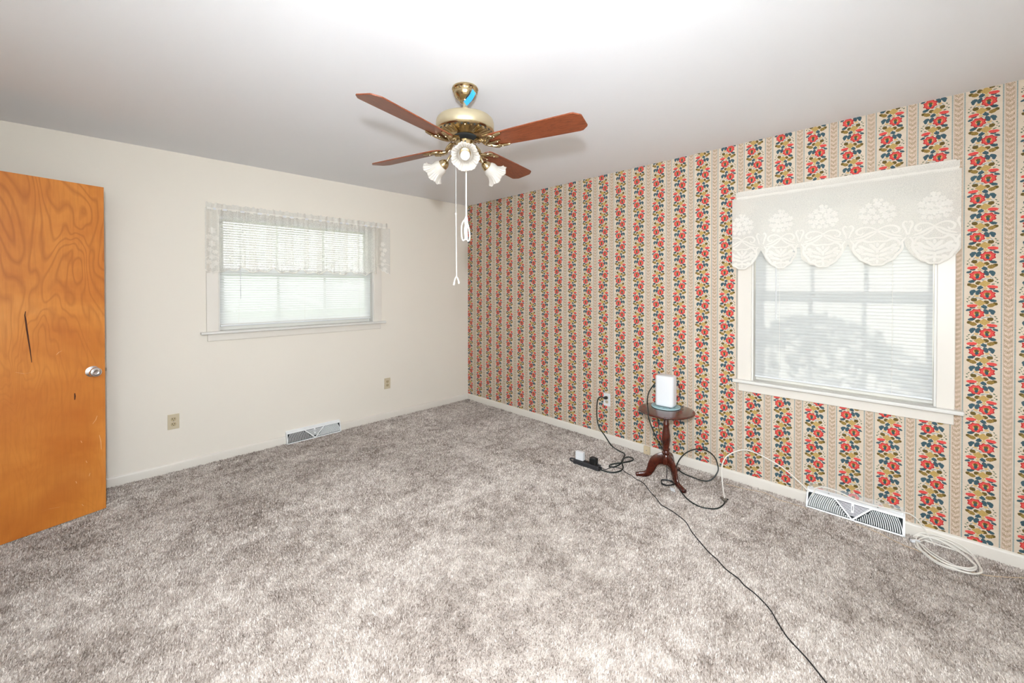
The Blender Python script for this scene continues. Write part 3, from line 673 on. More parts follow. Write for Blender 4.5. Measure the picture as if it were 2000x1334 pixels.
# radial ribs of the lower dish and vents
rib = None
for i in range(28):
    a = 2*PI*i/28; c, s = math.cos(a), math.sin(a)
    if rib is None: rib = MB().tube([(FX+r, FY, z) for r, z in ((0.090, 2.190), (0.105, 2.194), (0.120, 2.197), (0.134, 2.200))], [0.0024, 0.0034, 0.0036, 0.0026], 6).build('rib', 'brass', fan, smooth=True, org=(FX, FY, H)); rib.rotation_euler.z = a
    else: q = rib.copy(); COL.objects.link(q); q.parent = fan; q.rotation_euler.z = a
MB().lathe([(0.062, 2.191), (0.062, 2.187), (0.058, 2.184), (0.050, 2.182), (0.030, 2.182)], 48, FT()).build('flywheel', 'dark', fan, smooth=True)
slot = None
for i in range(28):
    a = 2*PI*(i+0.5)/28
    if slot is None: slot = MB().tube([(FX+0.139, FY, 2.2022), (FX+0.143, FY, 2.2042)], 0.0052, 8).build('vent_slot', 'dark', fan, org=(FX, FY, H)); slot.rotation_euler.z = a
    else: q = slot.copy(); COL.objects.link(q); q.parent = fan; q.rotation_euler.z = a
MB().lathe([(0.012, 2.178), (0.012, 2.150)], 16, FT()).build('hub_stem', 'zinc', fan, smooth=True)
MB().lathe([(0.020, 2.168), (0.042, 2.167), (0.048, 2.162), (0.049, 2.150), (0.047, 2.120), (0.049, 2.085), (0.046, 2.074), (0.032, 2.060), (0.018, 2.052), (0.012, 2.040), (0.0, 2.036)], 40, FT()).build('switch_housing', 'brass', fan, smooth=True)
MB().tube([(FX-0.050*0.62, FY-0.050*0.79, 2.145), (FX-0.056*0.62, FY-0.056*0.79, 2.145)], 0.004, 10).build('switch', 'dark', fan, smooth=True)
# blades: local x outward; the clockwise edge sits higher
BZ, BP = 2.140, math.radians(12)
def blade_outline():
    right = [(0.150, 0.030), (0.158, 0.045), (0.178, 0.054), (0.30, 0.060), (0.45, 0.066), (0.606, 0.070), (0.620, 0.068), (0.646, 0.046), (0.650, 0.038), (0.650, 0.020)]
    return right + [(x, -y) for x, y in reversed(right)]
_bm = Matrix.Rotation(-BP, 4, 'X')
bl0 = None
for k in range(4):
    ang = math.radians(-75+90*k)
    if bl0 is None:
        b = MB().prism(blade_outline(), -0.003, 0.003, _bm); b.v = [(v[0]+FX, v[1]+FY, v[2]+BZ) for v in b.v]
        bl = b.build('blade', 'cherry', fan, bevel=0.002, org=(FX, FY, BZ)); bl0 = bl
        def L(x, y, z=-0.004): return _bm @ Vector((x, y, z)) + Vector((FX, FY, BZ))
        bi = MB()
        for sg in (-1, 1):
            bi.tube(smooth([L(0.128, 0.004*sg, -0.010), L(0.150, 0.022*sg, -0.012), L(0.172, 0.036*sg, -0.010), L(0.205, 0.044*sg, -0.008), L(0.245, 0.050*sg, -0.006)], 5), [0.009]*12+[0.0085]*6+[0.007]*2+[0.004], 8)
            bi.tube(smooth([L(0.150, 0.020*sg, -0.010), L(0.158, 0.040*sg, -0.010), L(0.178, 0.050*sg, -0.010), L(0.195, 0.040*sg, -0.009), L(0.188, 0.028*sg, -0.010)], 5), 0.006, 8)
            bi.tube(smooth([L(0.120, 0.010*sg, -0.006), L(0.108, 0.016*sg, 0.004), L(0.095, 0.014*sg, 0.016), L(0.078, 0.010*sg, 0.026)], 5), 0.0065, 8)
        bi.tube(smooth([L(0.135, 0, -0.010), L(0.165, 0, -0.014), L(0.20, 0, -0.010), L(0.215, 0, -0.007)], 5), [0.009]*5+[0.007]*5+[0.005]*5+[0.003], 8)
        bi.tube(smooth([L(0.060, 0, 0.022), L(0.085, 0, 0.022), L(0.110, 0, 0.002), L(0.136, 0, -0.010)], 5), 0.009, 8, flat=0.7)
        bo = bi.build('blade_iron', 'brass', bl, smooth=True, org=(FX, FY, BZ))
        scs = []
        for (x, y) in ((0.205, 0.044), (0.205, -0.044), (0.200, 0.0)):
            p = L(x, y, -0.016); scs.append(MB().lathe([(0.0, -0.003), (0.004, -0.002), (0.005, 0.001), (0.005, 0.004)], 10, Matrix.Translation(p)).build('screw', 'brass', bl, smooth=True, org=p))
        bl.rotation_euler.z = ang
    else:
        q = bl0.copy(); COL.objects.link(q); q.parent = fan; q.rotation_euler.z = ang
        for ch in list(bl0.children): c = ch.copy(); COL.objects.link(c); c.parent = q
# lights
LA0 = math.atan2(-FY, -FX)
def ruffle(r, h, a):
    t = max(0.0, (h-0.055)/0.05); return (r*(1+0.022*t*math.cos(26*a)+0.035*t*math.cos(7*a+1)), h-0.004*t*math.cos(7*a)-0.0015*t*math.cos(26*a))
for k in range(3):
    a = LA0+k*2*PI/3; dr = Vector((math.cos(a), math.sin(a), 0)); C0 = Vector((FX, FY, 0))
    arm_end = C0+dr*0.112+Vector((0, 0, 2.071)); ax = (dr*math.cos(math.radians(30))-Vector((0, 0, math.sin(math.radians(30))))).normalized()
    arm = MB().tube(smooth([C0+dr*0.044+Vector((0, 0, 2.096)), C0+dr*0.066+Vector((0, 0, 2.106)), C0+dr*0.092+Vector((0, 0, 2.098)), arm_end], 6), 0.0062, 10).build('light_arm', 'brass', fan, smooth=True)
    fr = axis_frame(arm_end-ax*0.006, ax)
    MB().lathe([(0.0, 0.0), (0.010, 0.001), (0.018, 0.008), (0.024, 0.018), (0.0275, 0.030), (0.028, 0.038), (0.025, 0.039)], 28, fr).build('fitter', 'brass', arm, smooth=True)
    prof = [(0.024, 0.030), (0.028, 0.035), (0.036, 0.045), (0.040, 0.057), (0.040, 0.068), (0.040, 0.078), (0.045, 0.090), (0.052, 0.101), (0.059, 0.108), (0.064, 0.112), (0.067, 0.112)]
    sh = MB().lathe(prof, 156, fr, ruffle).build('lamp_shade', 'shade', arm, smooth=True, angle=180); sh['label'] = 'ruffled frosted glass bell shade'
    md = sh.modifiers.new('thick', 'SOLIDIFY'); md.thickness = 0.002
    MB().lathe([(0.013, 0.034), (0.013, 0.046), (0.016, 0.054), (0.021, 0.066), (0.0235, 0.078), (0.022, 0.090), (0.016, 0.100), (0.007, 0.105), (0.0, 0.106)], 24, fr).build('bulb', 'bulb', arm, smooth=True)
    MB().tube([fr @ Vector((0.030, 0, 0.032)), fr @ Vector((0.024, 0, 0.032))], 0.0022, 6).build('thumb_screw', 'brass', arm)
# pull chains (hang straight down)
def hang(px, py0, py1, rad):
    d = ray(px, (py0+py1)/2); k = 1/d.dot(_f); P = CP+d*(rad*k)
    return P.x, P.y
cx, cy = hang(890.5, 330, 400, 2.075)
zt = 2.070
def zpx(py, x, y):
    w = (Vector((x, y, 0))-CP); depth = x*_f.x+y*_f.y; return CAMZ+(562.8-py)*depth/FOC
ch1 = MB().tube([(cx, cy, zt), (cx, cy, zpx(418, cx, cy))], 0.0012, 6).build('pull_chain', 'white_cord', fan, smooth=True)
zb = zpx(541, cx, cy); zk = zpx(418, cx, cy)
MB().tube([(cx, cy, zk), (cx+0.001, cy-0.001, (zk+zb)/2), (cx+0.002, cy-0.002, zb)], 0.0024, 8).lathe([(0.0, -0.006), (0.005, -0.002), (0.005, 0.003), (0.0, 0.007)], 10, Matrix.Translation((cx, cy, zk))).build('pull_cord', 'white_cord', ch1, smooth=True)
b = MB(); rr = Vector((_r.x, _r.y, 0)); B0 = Vector((cx+0.002, cy-0.002, zb))
b.tube(smooth([B0+Vector((0, 0, 0.002)), B0-rr*0.008-Vector((0, 0, 0.010)), B0-rr*0.014-Vector((0, 0, 0.042))], 5), [0.003]*4+[0.0035]*4+[0.005]*3, 8)
b.tube(smooth([B0+Vector((0, 0, 0.002)), B0+rr*0.007-Vector((0, 0, 0.010)), B0+rr*0.013-Vector((0, 0, 0.034))], 5), [0.003]*4+[0.0035]*4+[0.0048]*3, 8)
b.build('frayed_end', 'white_cord', ch1, smooth=True)
cx, cy = hang(910.5, 340, 420, 2.000)
zk = zpx(425, cx, cy); B0 = Vector((cx, cy, zk))
ch2 = MB().tube([(cx, cy, zpx(345, cx, cy)+0.10), (cx, cy, zk)], 0.0034, 8).build('pull_chain', 'white_cord', fan, smooth=True)
b = MB()
for (dx, w, dn, yy) in ((-0.012, 0.012, 0.112, 0.004), (0.012, 0.009, 0.116, -0.004), (0.001, 0.006, 0.108, 0.0)):
    b.tube(smooth([B0+rr*q[0]+Vector((0, 0, -q[1]))+_f*yy for q in ((0, 0.0), (dx-w*0.7, 0.03), (dx-w, 0.075), (dx-w*0.6, dn-0.004), (dx, dn), (dx+w*0.6, dn-0.012), (dx+w*0.3, 0.06), (0.002, 0.012))], 5), 0.0032, 7)
b.lathe([(0.0, -0.045), (0.007, -0.040), (0.0095, -0.020), (0.008, -0.004), (0.004, 0.006), (0.0, 0.008)], 12, Matrix.Translation(B0))
b.build('looped_knot', 'white_cord', ch2, smooth=True)
# blue tape on the downrod
tp = empty('masking_tape', (FX, FY, 2.37)); tag(tp, 'strip of blue masking tape stuck to the fan downrod', 'tape')
b = MB(); vs = []
for (x, z, d) in ((0.004, 2.346, 0.030), (0.018, 2.356, 0.036), (0.034, 2.368, 0.046), (0.044, 2.380, 0.054), (0.052, 2.396, 0.058)):
    for w in (-1, 1):
        nx, nz = (-0.008*w, 0.011*w)
        vs.append(Vector((FX, FY, z))+rr*(x+nx)-Vector((_f.x, _f.y, 0))*d+Vector((0, 0, nz)))
b.add(vs, [(2*i, 2*i+1, 2*i+3, 2*i+2) for i in range(4)]); o = b.build('strip', 'tape', tp); md = o.modifiers.new('thick', 'SOLIDIFY'); md.thickness = 0.0006

# ------------------------------------------------------------------ wall outlets
def outlet(axis, face, s, z, label, plate, sock, plugged=False):
    nrm = Vector((0, -1, 0)) if axis == 'x' else Vector((-1, 0, 0)); xd = Vector((1, 0, 0)) if axis == 'x' else Vector((0, -1, 0))
    o0 = Vector((s, face, z)) if axis == 'x' else Vector((face, s, z))
    root = empty('wall_outlet', o0); tag(root, label, 'outlet')
    fr = Matrix(((xd.x, 0, nrm.x, o0.x), (xd.y, 0, nrm.y, o0.y), (0, 1, 0, o0.z), (0, 0, 0, 1)))
    MB().prism([(-0.035, -0.0575), (0.035, -0.0575), (0.035, 0.0575), (-0.035, 0.0575)], 0, 0.005, fr).build('plate', plate, root, bevel=0.002)
    for q in (-0.0195, 0.0195):
        ol = [(0.0165*math.cos(a)*1.0, q+max(-0.0135, min(0.0135, 0.0172*math.sin(a)))) for a in [2*PI*i/28 for i in range(28)]]
        f = MB().prism(ol, 0.004, 0.0068, fr).build('receptacle', sock, root)
        b = MB()
        for (x, w, h_) in ((-0.0064, 0.0016, 0.0052), (0.0064, 0.0016, 0.0045)): b.prism([(x-w, q+0.0035-h_), (x+w, q+0.0035-h_), (x+w, q+0.0035+h_), (x-w, q+0.0035+h_)], 0.0066, 0.0071, fr)
        b.prism([(0.0026*math.cos(a), q-0.0075+0.0026*math.sin(a)) for a in [2*PI*i/10 for i in range(10)]], 0.0066, 0.0071, fr); b.build('slot', 'dark', f)
    MB().prism([(0.0030*math.cos(a), 0.0030*math.sin(a)) for a in [2*PI*i/12 for i in range(12)]], 0.004, 0.0062, fr).build('screw', 'zinc', root)
outlet('x', YW, 0.351, 0.382, 'ivory duplex outlet on the cream wall between door and floor vent', 'ivory', 'ivory_dark')
outlet('x', YW, 2.117, 0.380, 'ivory duplex outlet on the cream wall under the window corner', 'ivory', 'ivory_dark')
outlet('y', XW, 1.990, 0.382, 'white outlet on the papered wall with a black plug', 'white_plastic', 'ivory')

# ------------------------------------------------------------------ floor vents (baseboard registers)
def register(axis, face, s0, s1, prot, label):
    """sloped front: u runs along the wall (0..W, left to right seen from the room), v up the slope"""
    W = s1-s0; top_in, ht, tk = 0.022, 0.098, 0.112
    if axis == 'x': mk = lambda u, d, z: Vector((s0+u, face-d, z))
    else: mk = lambda u, d, z: Vector((face-d, s1-u, z))
    root = empty('floor_register', mk(W/2, prot/2, 0)); tag(root, label, 'vent')
    Lv = math.hypot(prot-top_in-0.004, ht-0.004)
    def fp(u, v, out=0.0):
        t = v/Lv; d = prot+(top_in+0.004-prot)*t; z = 0.004+(ht-0.004)*t
        nx = (ht-0.004)/Lv; nz = (prot-top_in-0.004)/Lv; return mk(u, d+nx*out, z+nz*out)
    b = MB()    # back lip, ends
    b.add([mk(0, top_in+0.004, ht), mk(W, top_in+0.004, ht), mk(W, 0.0, tk), mk(0, 0.0, tk)], [(0, 1, 2, 3)])
    for u in (0, W): b.add([mk(u, prot, 0.0), mk(u, top_in+0.004, ht), mk(u, 0, tk), mk(u, 0, 0)], [(0, 1, 2, 3)])
    o = b.build('shell', 'vent', root); md = o.modifiers.new('thick', 'SOLIDIFY'); md.thickness = 0.0012
    MB().add([fp(0.006, 0.004, -0.014), fp(W-0.006, 0.004, -0.014), fp(W-0.006, Lv-0.004, -0.014), fp(0.006, Lv-0.004, -0.014)], [(0, 1, 2, 3)]).build('duct_back', 'dark', root)
    def strip(bm, pts, w, o0=-0.001, o1=0.0015, du=0.0):
        n = len(pts); vs = []
        for i in range(n):
            p = Vector(pts[i]); t = Vector(pts[min(i+1, n-1)])-Vector(pts[max(i-1, 0)]); t.normalize(); nn = Vector((-t.y, t.x))*w
            for (s_, q) in ((-1, o0), (1, o0), (1, o1), (-1, o1)): vs.append(fp(p.x+nn.x*s_+(du if q == o0 else 0.0), p.y+nn.y*s_, q))
        fs = [(4*i+a, 4*i+(a+1) % 4, 4*i+4+(a+1) % 4, 4*i+4+a) for i in range(n-1) for a in range(4)] + [(3, 2, 1, 0), (4*n-4, 4*n-3, 4*n-2, 4*n-1)]
        bm.add(vs, fs); return bm
    fb = MB(); m = 0.007
    for pts, w in (([(0, m*0.6), (W, m*0.6)], m*0.6), ([(0, Lv-m*0.7), (W, Lv-m*0.7)], m*0.7), ([(m*0.6, 0), (m*0.6, Lv)], m*0.6), ([(W-m*0.6, 0), (W-m*0.6, Lv)], m*0.6)): strip(fb, [Vector(p) for p in pts], w, -0.002, 0.002)
    fb.build('frame', 'vent', root)
    cxm = W/2; apex = (cxm, 0.006); tl = (cxm-0.085, Lv-0.008); tr = (cxm+0.085, Lv-0.008)
    for q in (tl, tr): strip(MB(), [Vector(apex), Vector(q)], 0.0042, -0.002, 0.002).build('diagonal_bar', 'vent', root)
    strip(MB(), [Vector((cxm, Lv-0.010)), Vector((cxm, Lv*0.42))], 0.006, -0.002, 0.003).build('lever_plate', 'vent', root)
    strip(MB(), [Vector((cxm, Lv-0.022)), Vector((cxm, Lv*0.55))], 0.0015, 0.003, 0.0045).build('lever', 'charcoal', root)
    # curved vanes both sides: concave towards the middle
    half = cxm-m-0.012
    N = 21
    for sg in (-1, 1):
        for i in range(1, N+1):
            r = 0.012+ (half)*i/N; pts = []
            for j in range(9):
                v = 0.012+(Lv-0.024)*j/8; t = v/Lv
                u = r - 0.030*t*t
                lim = 0.085*(v-0.006)/(Lv-0.014)+0.005
                if u > lim: pts.append(Vector((cxm+sg*u, v)))
            if len(pts) >= 2: strip(MB(), pts, 0.0015, -0.008, 0.0005, -sg*0.0028).build('vane', 'vent', root)
    for i in range(9):
        v = 0.030+(Lv-0.046)*i/8; hw = 0.085*(v-0.006)/(Lv-0.014)-0.004
        if hw > 0.006: strip(MB(), [Vector((cxm-hw, v)), Vector((cxm+hw, v))], 0.0017, -0.004, 0.0003).build('louver', 'vent', root)
    return root
register('x', YW, 1.125, 1.604, 0.052, 'white metal floor vent along the cream wall below the window')
register('y', XW, 0.035, 0.490, 0.072, 'white metal floor vent along the papered wall below the tall window')

M['clear'] = mat_sheet('clear_plastic', (232, 232, 232), 0.2, 0.72, 0.15, gloss=1)
df = empty('air_deflector', (XW-0.012, 0.262, 0.112)); tag(df, 'clear plastic air deflector on the vent by the papered wall', 'deflector')
b = MB(); vs = []
for y in (0.042, 0.484):
    for d, z in ((0.020, 0.104), (0.012, 0.122), (0.006, 0.134), (0.002, 0.142)): vs.append((XW-d, y, z))
b.add(vs, [(i, i+1, i+5, i+4) for i in range(3)]); b.build('shield', 'clear', df, smooth=True)
for y in (0.15, 0.38): MB().lathe([(0.0, 0.0), (0.004, 0.0), (0.004, 0.003), (0.0, 0.003)], 10, Matrix.Translation((XW-0.018, y, 0.106))).build('magnet', 'zinc', df)

# ------------------------------------------------------------------ pedestal table and what stands on it
TX, TY, TZ = 2.850, 1.330, 0.500
f1 = onz(1247, 930, 0.0); f2 = onz(1334, 962, 0.0)
_c = ((f1+f2)/2); TX, TY = 2.905-0.045, 1.345-0.02
def table_center():
    # foot circle: two feet 120 degrees apart
    d = f2-f1; m = (f1+f2)/2; n = Vector((-d.y, d.x, 0)).normalized(); 
    if n.x < 0: n = -n
    return m + n*(d.length/2/math.tan(math.radians(60))), d.length/2/math.sin(math.radians(60))
tc, FR = table_center(); TX, TY = tc.x, tc.y
_dep = tc.x*_f.x+tc.y*_f.y
TZ = zpx(800.5, TX, TY)
table = empty('side_table', (TX, TY, 0)); tag(table, 'small round mahogany pedestal table on three curved legs', 'table')
TR = 0.196
MB().lathe([(0.0, TZ-0.018), (TR-0.020, TZ-0.018), (TR-0.006, TZ-0.015), (TR, TZ-0.008), (TR-0.003, TZ-0.002), (TR-0.010, TZ), (0.0, TZ)], 72, Matrix.Translation((TX, TY, 0))).build('tabletop', 'mahogany', table, smooth=True, angle=30)
pz = lambda t: 0.150+(TZ-0.018-0.150)*t
MB().lathe([(0.028, 0.118), (0.030, 0.128), (0.030, 0.165), (0.027, 0.180), (0.024, 0.186), (0.029, 0.194), (0.030, 0.200), (0.024, 0.206), (0.021, 0.214), (0.027, 0.222), (0.028, 0.228), (0.021, 0.236), (0.024, 0.250), (0.030, 0.290), (0.029, 0.330), (0.023, 0.375), (0.020, 0.395), (0.023, 0.402), (0.023, 0.410), (0.019, 0.418), (0.019, TZ-0.030), (0.032, TZ-0.020), (0.034, TZ-0.018)], 40, Matrix.Translation((TX, TY, 0))).build('pedestal', 'mahogany', table, smooth=True, angle=40)
def leg(ang):
    c, s = math.cos(ang), math.sin(ang)
    prof = [(0.018, 0.155), (0.050, 0.148), (0.078, 0.130), (0.095, 0.100), (0.106, 0.068), (0.122, 0.040), (0.145, 0.024), (FR-0.020, 0.020), (FR+0.004, 0.017), (FR+0.020, 0.014)]
    P = smooth([(TX+c*r, TY+s*r, z) for r, z in prof], 4); n = len(P)
    vs = []
    for i, p in enumerate(P):
        t = i/(n-1); tg = (P[min(i+1, n-1)]-P[max(i-1, 0)]).normalized(); sd = Vector((-s, c, 0)); up = sd.cross(tg)
        hv = 0.030*(1-t)**1.2+0.0135; wd = 0.0115+0.006*math.exp(-((t-0.93)/0.06)**2)
        if t > 0.95: hv *= 0.85
        m_ = 10
        for j in range(m_):
            a = 2*PI*j/m_; ca, sa = math.cos(a), math.sin(a)
            x = math.copysign(abs(ca)**0.7, ca)*wd; y = math.copysign(abs(sa)**0.7, sa)*hv; q = p+sd*x+up*y
            if q.z < 0.0: q.z = 0.0
            vs.append(q)
    fs = [(i*10+j, i*10+(j+1) % 10, (i+1)*10+(j+1) % 10, (i+1)*10+j) for i in range(n-1) for j in range(10)] + [tuple(range(9, -1, -1)), tuple((n-1)*10+j for j in range(10))]
    MB().add(vs, fs).build('leg', 'mahogany', table, smooth=True, angle=60)
a1 = math.atan2(f1.y-TY, f1.x-TX)
for k in range(3): leg(a1+k*2*PI/3)
# coaster and router
rp = onp(1300.5, 794.5, 2, TZ); 
co = empty('coaster', (rp.x, rp.y, TZ)); tag(co, 'pale teal round trivet with blue printed leaves on the table', 'trivet')
CR_ = 0.103
MB().lathe([(0.0, TZ), (CR_, TZ), (CR_+0.001, TZ+0.003), (0.0, TZ+0.003)], 48, Matrix.Translation((rp.x, rp.y, 0))).build('rubber_base', 'rubber', co, smooth=True, angle=30)
MB().lathe([(0.0, TZ+0.003), (CR_, TZ+0.003), (CR_-0.001, TZ+0.008), (0.0, TZ+0.008)], 48, Matrix.Translation((rp.x, rp.y, 0))).build('tile', 'teal', co, smooth=True, angle=30)
b = MB()
for i in range(10):
    a = 2*PI*i/10+0.2
    for j, (r, l, w) in enumerate(((0.070, 0.013, 0.006), (0.086, 0.008, 0.004))):
        aa = a+j*0.3; c, s = math.cos(aa), math.sin(aa); cc = Vector((rp.x+c*r, rp.y+s*r, TZ+0.0083)); n = 10
        vs = [cc]+[cc+Vector((c*l*math.cos(q)-s*w*math.sin(q), s*l*math.cos(q)+c*w*math.sin(q), 0)) for q in [2*PI*k/n for k in range(n)]]
        b.add(vs, [(0, 1+k, 1+(k+1) % n) for k in range(n)])
b.build('leaf_print', 'teal_dark', co)
RZ = TZ+0.008
router = empty('wifi_router', (rp.x, rp.y, RZ)); tag(router, 'upright white rounded wireless router on the teal trivet', 'router')
RH = zpx(733, rp.x, rp.y)-RZ
def rbox(hw, hd, rad, z0, z1, zr, mat, rot, name, parent, cx=rp.x, cy=rp.y):
    def outline(k):
        o_ = []
        for (sx, sy, a0) in ((1, 1, 0), (-1, 1, PI/2), (-1, -1, PI), (1, -1, 3*PI/2)):
            for i in range(7):
                a = a0+PI/2*i/6; o_.append((sx*(hw-rad)+(rad*k)*math.cos(a) - sx*0, sy*(hd-rad)+(rad*k)*math.sin(a)))
        return o_
    vs = []; rings = [(0.80, z0), (0.95, z0+zr*0.4), (1.0, z0+zr), (1.0, z1-zr), (0.93, z1-zr*0.4), (0.78, z1-zr*0.12), (0.45, z1)]
    c, s = math.cos(rot), math.sin(rot)
    for k, z in rings:
        for x, y in outline(k): vs.append((cx+x*c-y*s, cy+x*s+y*c, z))
    n = 28; fs = [(i*n+j, i*n+(j+1) % n, (i+1)*n+(j+1) % n, (i+1)*n+j) for i in range(len(rings)-1) for j in range(n)] + [tuple(range(n-1, -1, -1)), tuple((len(rings)-1)*n+j for j in range(n))]
    return MB().add(vs, fs).build(name, mat, parent, smooth=True, angle=60)
rbox(0.050, 0.068, 0.026, RZ+0.004, RZ+RH, 0.016, 'white_plastic', math.radians(3), 'case', router)
rbox(0.042, 0.060, 0.022, RZ, RZ+0.005, 0.001, 'charcoal', math.radians(3), 'foot', router)
rbox(0.028, 0.042, 0.012, RZ+RH-0.0012, RZ+RH+0.0006, 0.0003, 'white_plastic', math.radians(3), 'top_inset', router)

# ------------------------------------------------------------------ cables, power strip and small electrics
def cable(name, pts, r, mat, label, group=None, k=5, n=7):
    P = smooth(pts, k); root = MB().tube(P, r, n).build(name, mat, smooth=True, org=tuple(P[0])); tag(root, label, 'cable', group); return root
Z0 = PILE
fz = lambda px, py, r=0.004: onz(px, py, Z0+r)
# power strip
psa = onz(1112.5, 903.5, 0.0); psb = onz(1168, 921.5, 0.0)
pd = (psb-psa); PL = pd.length; pd.normalize(); pn = Vector((-pd.y, pd.x, 0))
if pn.dot(_f) < 0: pn = -pn                     # away from the camera
strip_root = empty('power_strip', (psa+pd*PL/2+pn*0.025)); ORG[strip_root.name].z = 0; strip_root.location.z = 0
tag(strip_root, 'black power strip on the carpet plugged into the papered wall', 'power strip')
ZB = 0.0
psm = Matrix(((pd.x, pn.x, 0, psa.x), (pd.y, pn.y, 0, psa.y), (0, 0, 1, ZB), (0, 0, 0, 1)))
MB().frame_box(psm, (0.030, 0.0, 0.0), (PL, 0.054, 0.036)).build('body', 'charcoal', strip_root, bevel=0.006)
MB().tube(smooth([psm @ Vector(q) for q in ((0.036, 0.008, 0.016), (0.010, 0.006, 0.018), (-0.008, 0.020, 0.022), (-0.008, 0.036, 0.022), (0.010, 0.046, 0.020), (0.036, 0.044, 0.018))], 5), 0.006, 8).build('hanging_loop', 'charcoal', strip_root, smooth=True)
for i in range(5):
    x = 0.055+i*(PL-0.10)/4.6
    b = MB().frame_box(psm, (x, 0.012, 0.036), (x+0.030, 0.042, 0.0372)); b.build('socket', 'black', strip_root, bevel=0.0005)
MB().frame_box(psm, (PL-0.004, 0.004, 0.002), (PL+0.010, 0.046, 0.026)).build('end_cap', 'black', strip_root, bevel=0.004)
plug = Vector((XW-0.0072, 1.990, 0.401))
sp = [plug+Vector((-0.030, 0, 0.0)), plug+Vector((-0.036, 0.030, 0.008)), onx(1168.7, 778, 3.170), onx(1166, 791, 3.180), onx(1166, 815, 3.188), onx(1170, 834, 3.190), onx(1180.7, 850, 3.185), fz(1195, 871), fz(1209.5, 881), fz(1220, 887), fz(1215.5, 899), fz(1212, 906), fz(1200, 912, .008), fz(1190, 911), fz(1195, 907), fz(1214, 904, .012), fz(1233.5, 900), fz(1236, 895.5), fz(1226, 892.6), fz(1218, 896.7, .013), fz(1215.5, 906, .012), fz(1217, 913.5), fz(1212, 919.5), fz(1195, 923), psm @ Vector((PL+0.008, 0.02, 0.012))]
MB().tube(smooth(sp, 5), 0.0056, 8).build('cord', 'cord_green', strip_root, smooth=True)
MB().lathe([(0.0, 0.0), (0.0145, 0.0), (0.0155, 0.006), (0.0145, 0.020), (0.010, 0.030), (0.006, 0.036), (0.0, 0.036)], 20, axis_frame(plug, (-1, 0.25, 0.05))).build('plug', 'black', strip_root, smooth=True)
# chargers in the strip
ch = empty('usb_charger', psm @ Vector((0.082, 0.026, 0.0372))); tag(ch, 'white cube charger plugged into the power strip', 'charger')
MB().frame_box(psm, (0.046, 0.010, 0.0372), (0.116, 0.044, 0.104)).build('case', 'white_plastic', ch, bevel=0.005)
MB().frame_box(psm, (0.064, 0.0092, 0.061), (0.078, 0.0102, 0.067)).frame_box(psm, (0.084, 0.0092, 0.061), (0.098, 0.0102, 0.067)).build('usb_port', 'paper', ch)
ad = empty('power_adapter', psm @ Vector((PL-0.050, 0.026, 0.0372))); tag(ad, 'black block power adapter plugged into the power strip end', 'adapter')
MB().prism([(PL-0.078, 0.004), (PL-0.026, 0.004), (PL-0.022, 0.012), (PL-0.022, 0.046), (PL-0.080, 0.046), (PL-0.082, 0.012)], 0.0372, 0.086, psm).build('case', 'black', ad, bevel=0.006)
MB().frame_box(psm, (PL-0.066, 0.010, 0.0855), (PL-0.036, 0.040, 0.0885)).build('raised_face', 'charcoal', ad, bevel=0.001)
# thin black lead running over the carpet
tp_ = [psm @ Vector((PL-0.024, 0.030, 0.050)), psm @ Vector((PL+0.03, 0.045, 0.012)), fz(1196, 912, .003), fz(1208, 914, .003), fz(1215.5, 917, .003), fz(1224, 924, .002), fz(1233.5, 929, .002), fz(1243, 936, .002), fz(1252.7, 941, .002), fz(1260, 947, .002), fz(1269.5, 960, .002), fz(1281.5, 973, .002), fz(1291, 985.5, .002), fz(1305.5, 994, .002), fz(1320, 1003.5, .002), fz(1339, 1019, .002), fz(1352, 1040, .002), fz(1370, 1062, .002), fz(1386, 1080, .002), fz(1400, 1092.5, .002), fz(1418, 1112, .002), fz(1442, 1130, .002), fz(1454, 1143.5, .002), fz(1475, 1160, .002), fz(1502, 1188, .002), fz(1518, 1214, .002), fz(1538, 1245, .002), fz(1574, 1284, .002), fz(1600, 1316, .002), fz(1622, 1345, .002), fz(1650, 1390, .002)]
cable('power_lead', tp_, 0.0029, 'black', 'thin black lead running from the power strip across the carpet')
# coax from the router, looping beside the table
edge = lambda px, py: onp(px, py, 2, TZ+0.004)
rx_ = Vector((rp.x, rp.y, 0))
back = Vector((_f.x, _f.y, 0)).normalized()
def atdepth(px, py, dep): d = ray(px, py); return CP+d*(dep/d.dot(_f))
RD = rp.x*_f.x+rp.y*_f.y
cb = [atdepth(1290, 745, RD+0.07), atdepth(1279.5, 749, RD+0.05), atdepth(1271, 759.6, RD+0.02), atdepth(1267, 767, RD), atdepth(1264.6, 778, RD-0.02)]
tb = [onp(1264.5, 790, 2, TZ+0.006), onp(1265.2, 800, 2, TZ+0.005), onp(1266, 808, 2, TZ+0.005)]
rd = tb[-1].dot(_f)-CP.dot(_f)
cb += tb + [atdepth(1266.5, 813.5, rd-0.030), atdepth(1268, 820, rd-0.028), atdepth(1271, 829, rd+0.02), atdepth(1279, 849, rd+0.10), atdepth(1289, 868, rd+0.19), atdepth(1303, 893, rd+0.22)]
lp = [(1316, 908.6), (1332, 923), (1351, 935), (1372.6, 941), (1389, 937), (1401, 923), (1402.5, 911), (1396.5, 894), (1382, 881), (1363, 877), (1344, 882), (1329.5, 894), (1321, 911), (1319, 930), (1323, 949), (1332, 962.6), (1344, 976), (1363, 988), (1382, 993), (1401, 993), (1412, 986.6), (1415.5, 981)]
xs = [3.06, 3.05, 3.04, 3.035, 3.05, 3.09, 3.11, 3.14, 3.155, 3.155, 3.13, 3.08, 3.03, 2.975, None, None, None, None, None, None, None, None]
def lift(p, z): p = Vector(p); p.z = max(p.z, z); return p
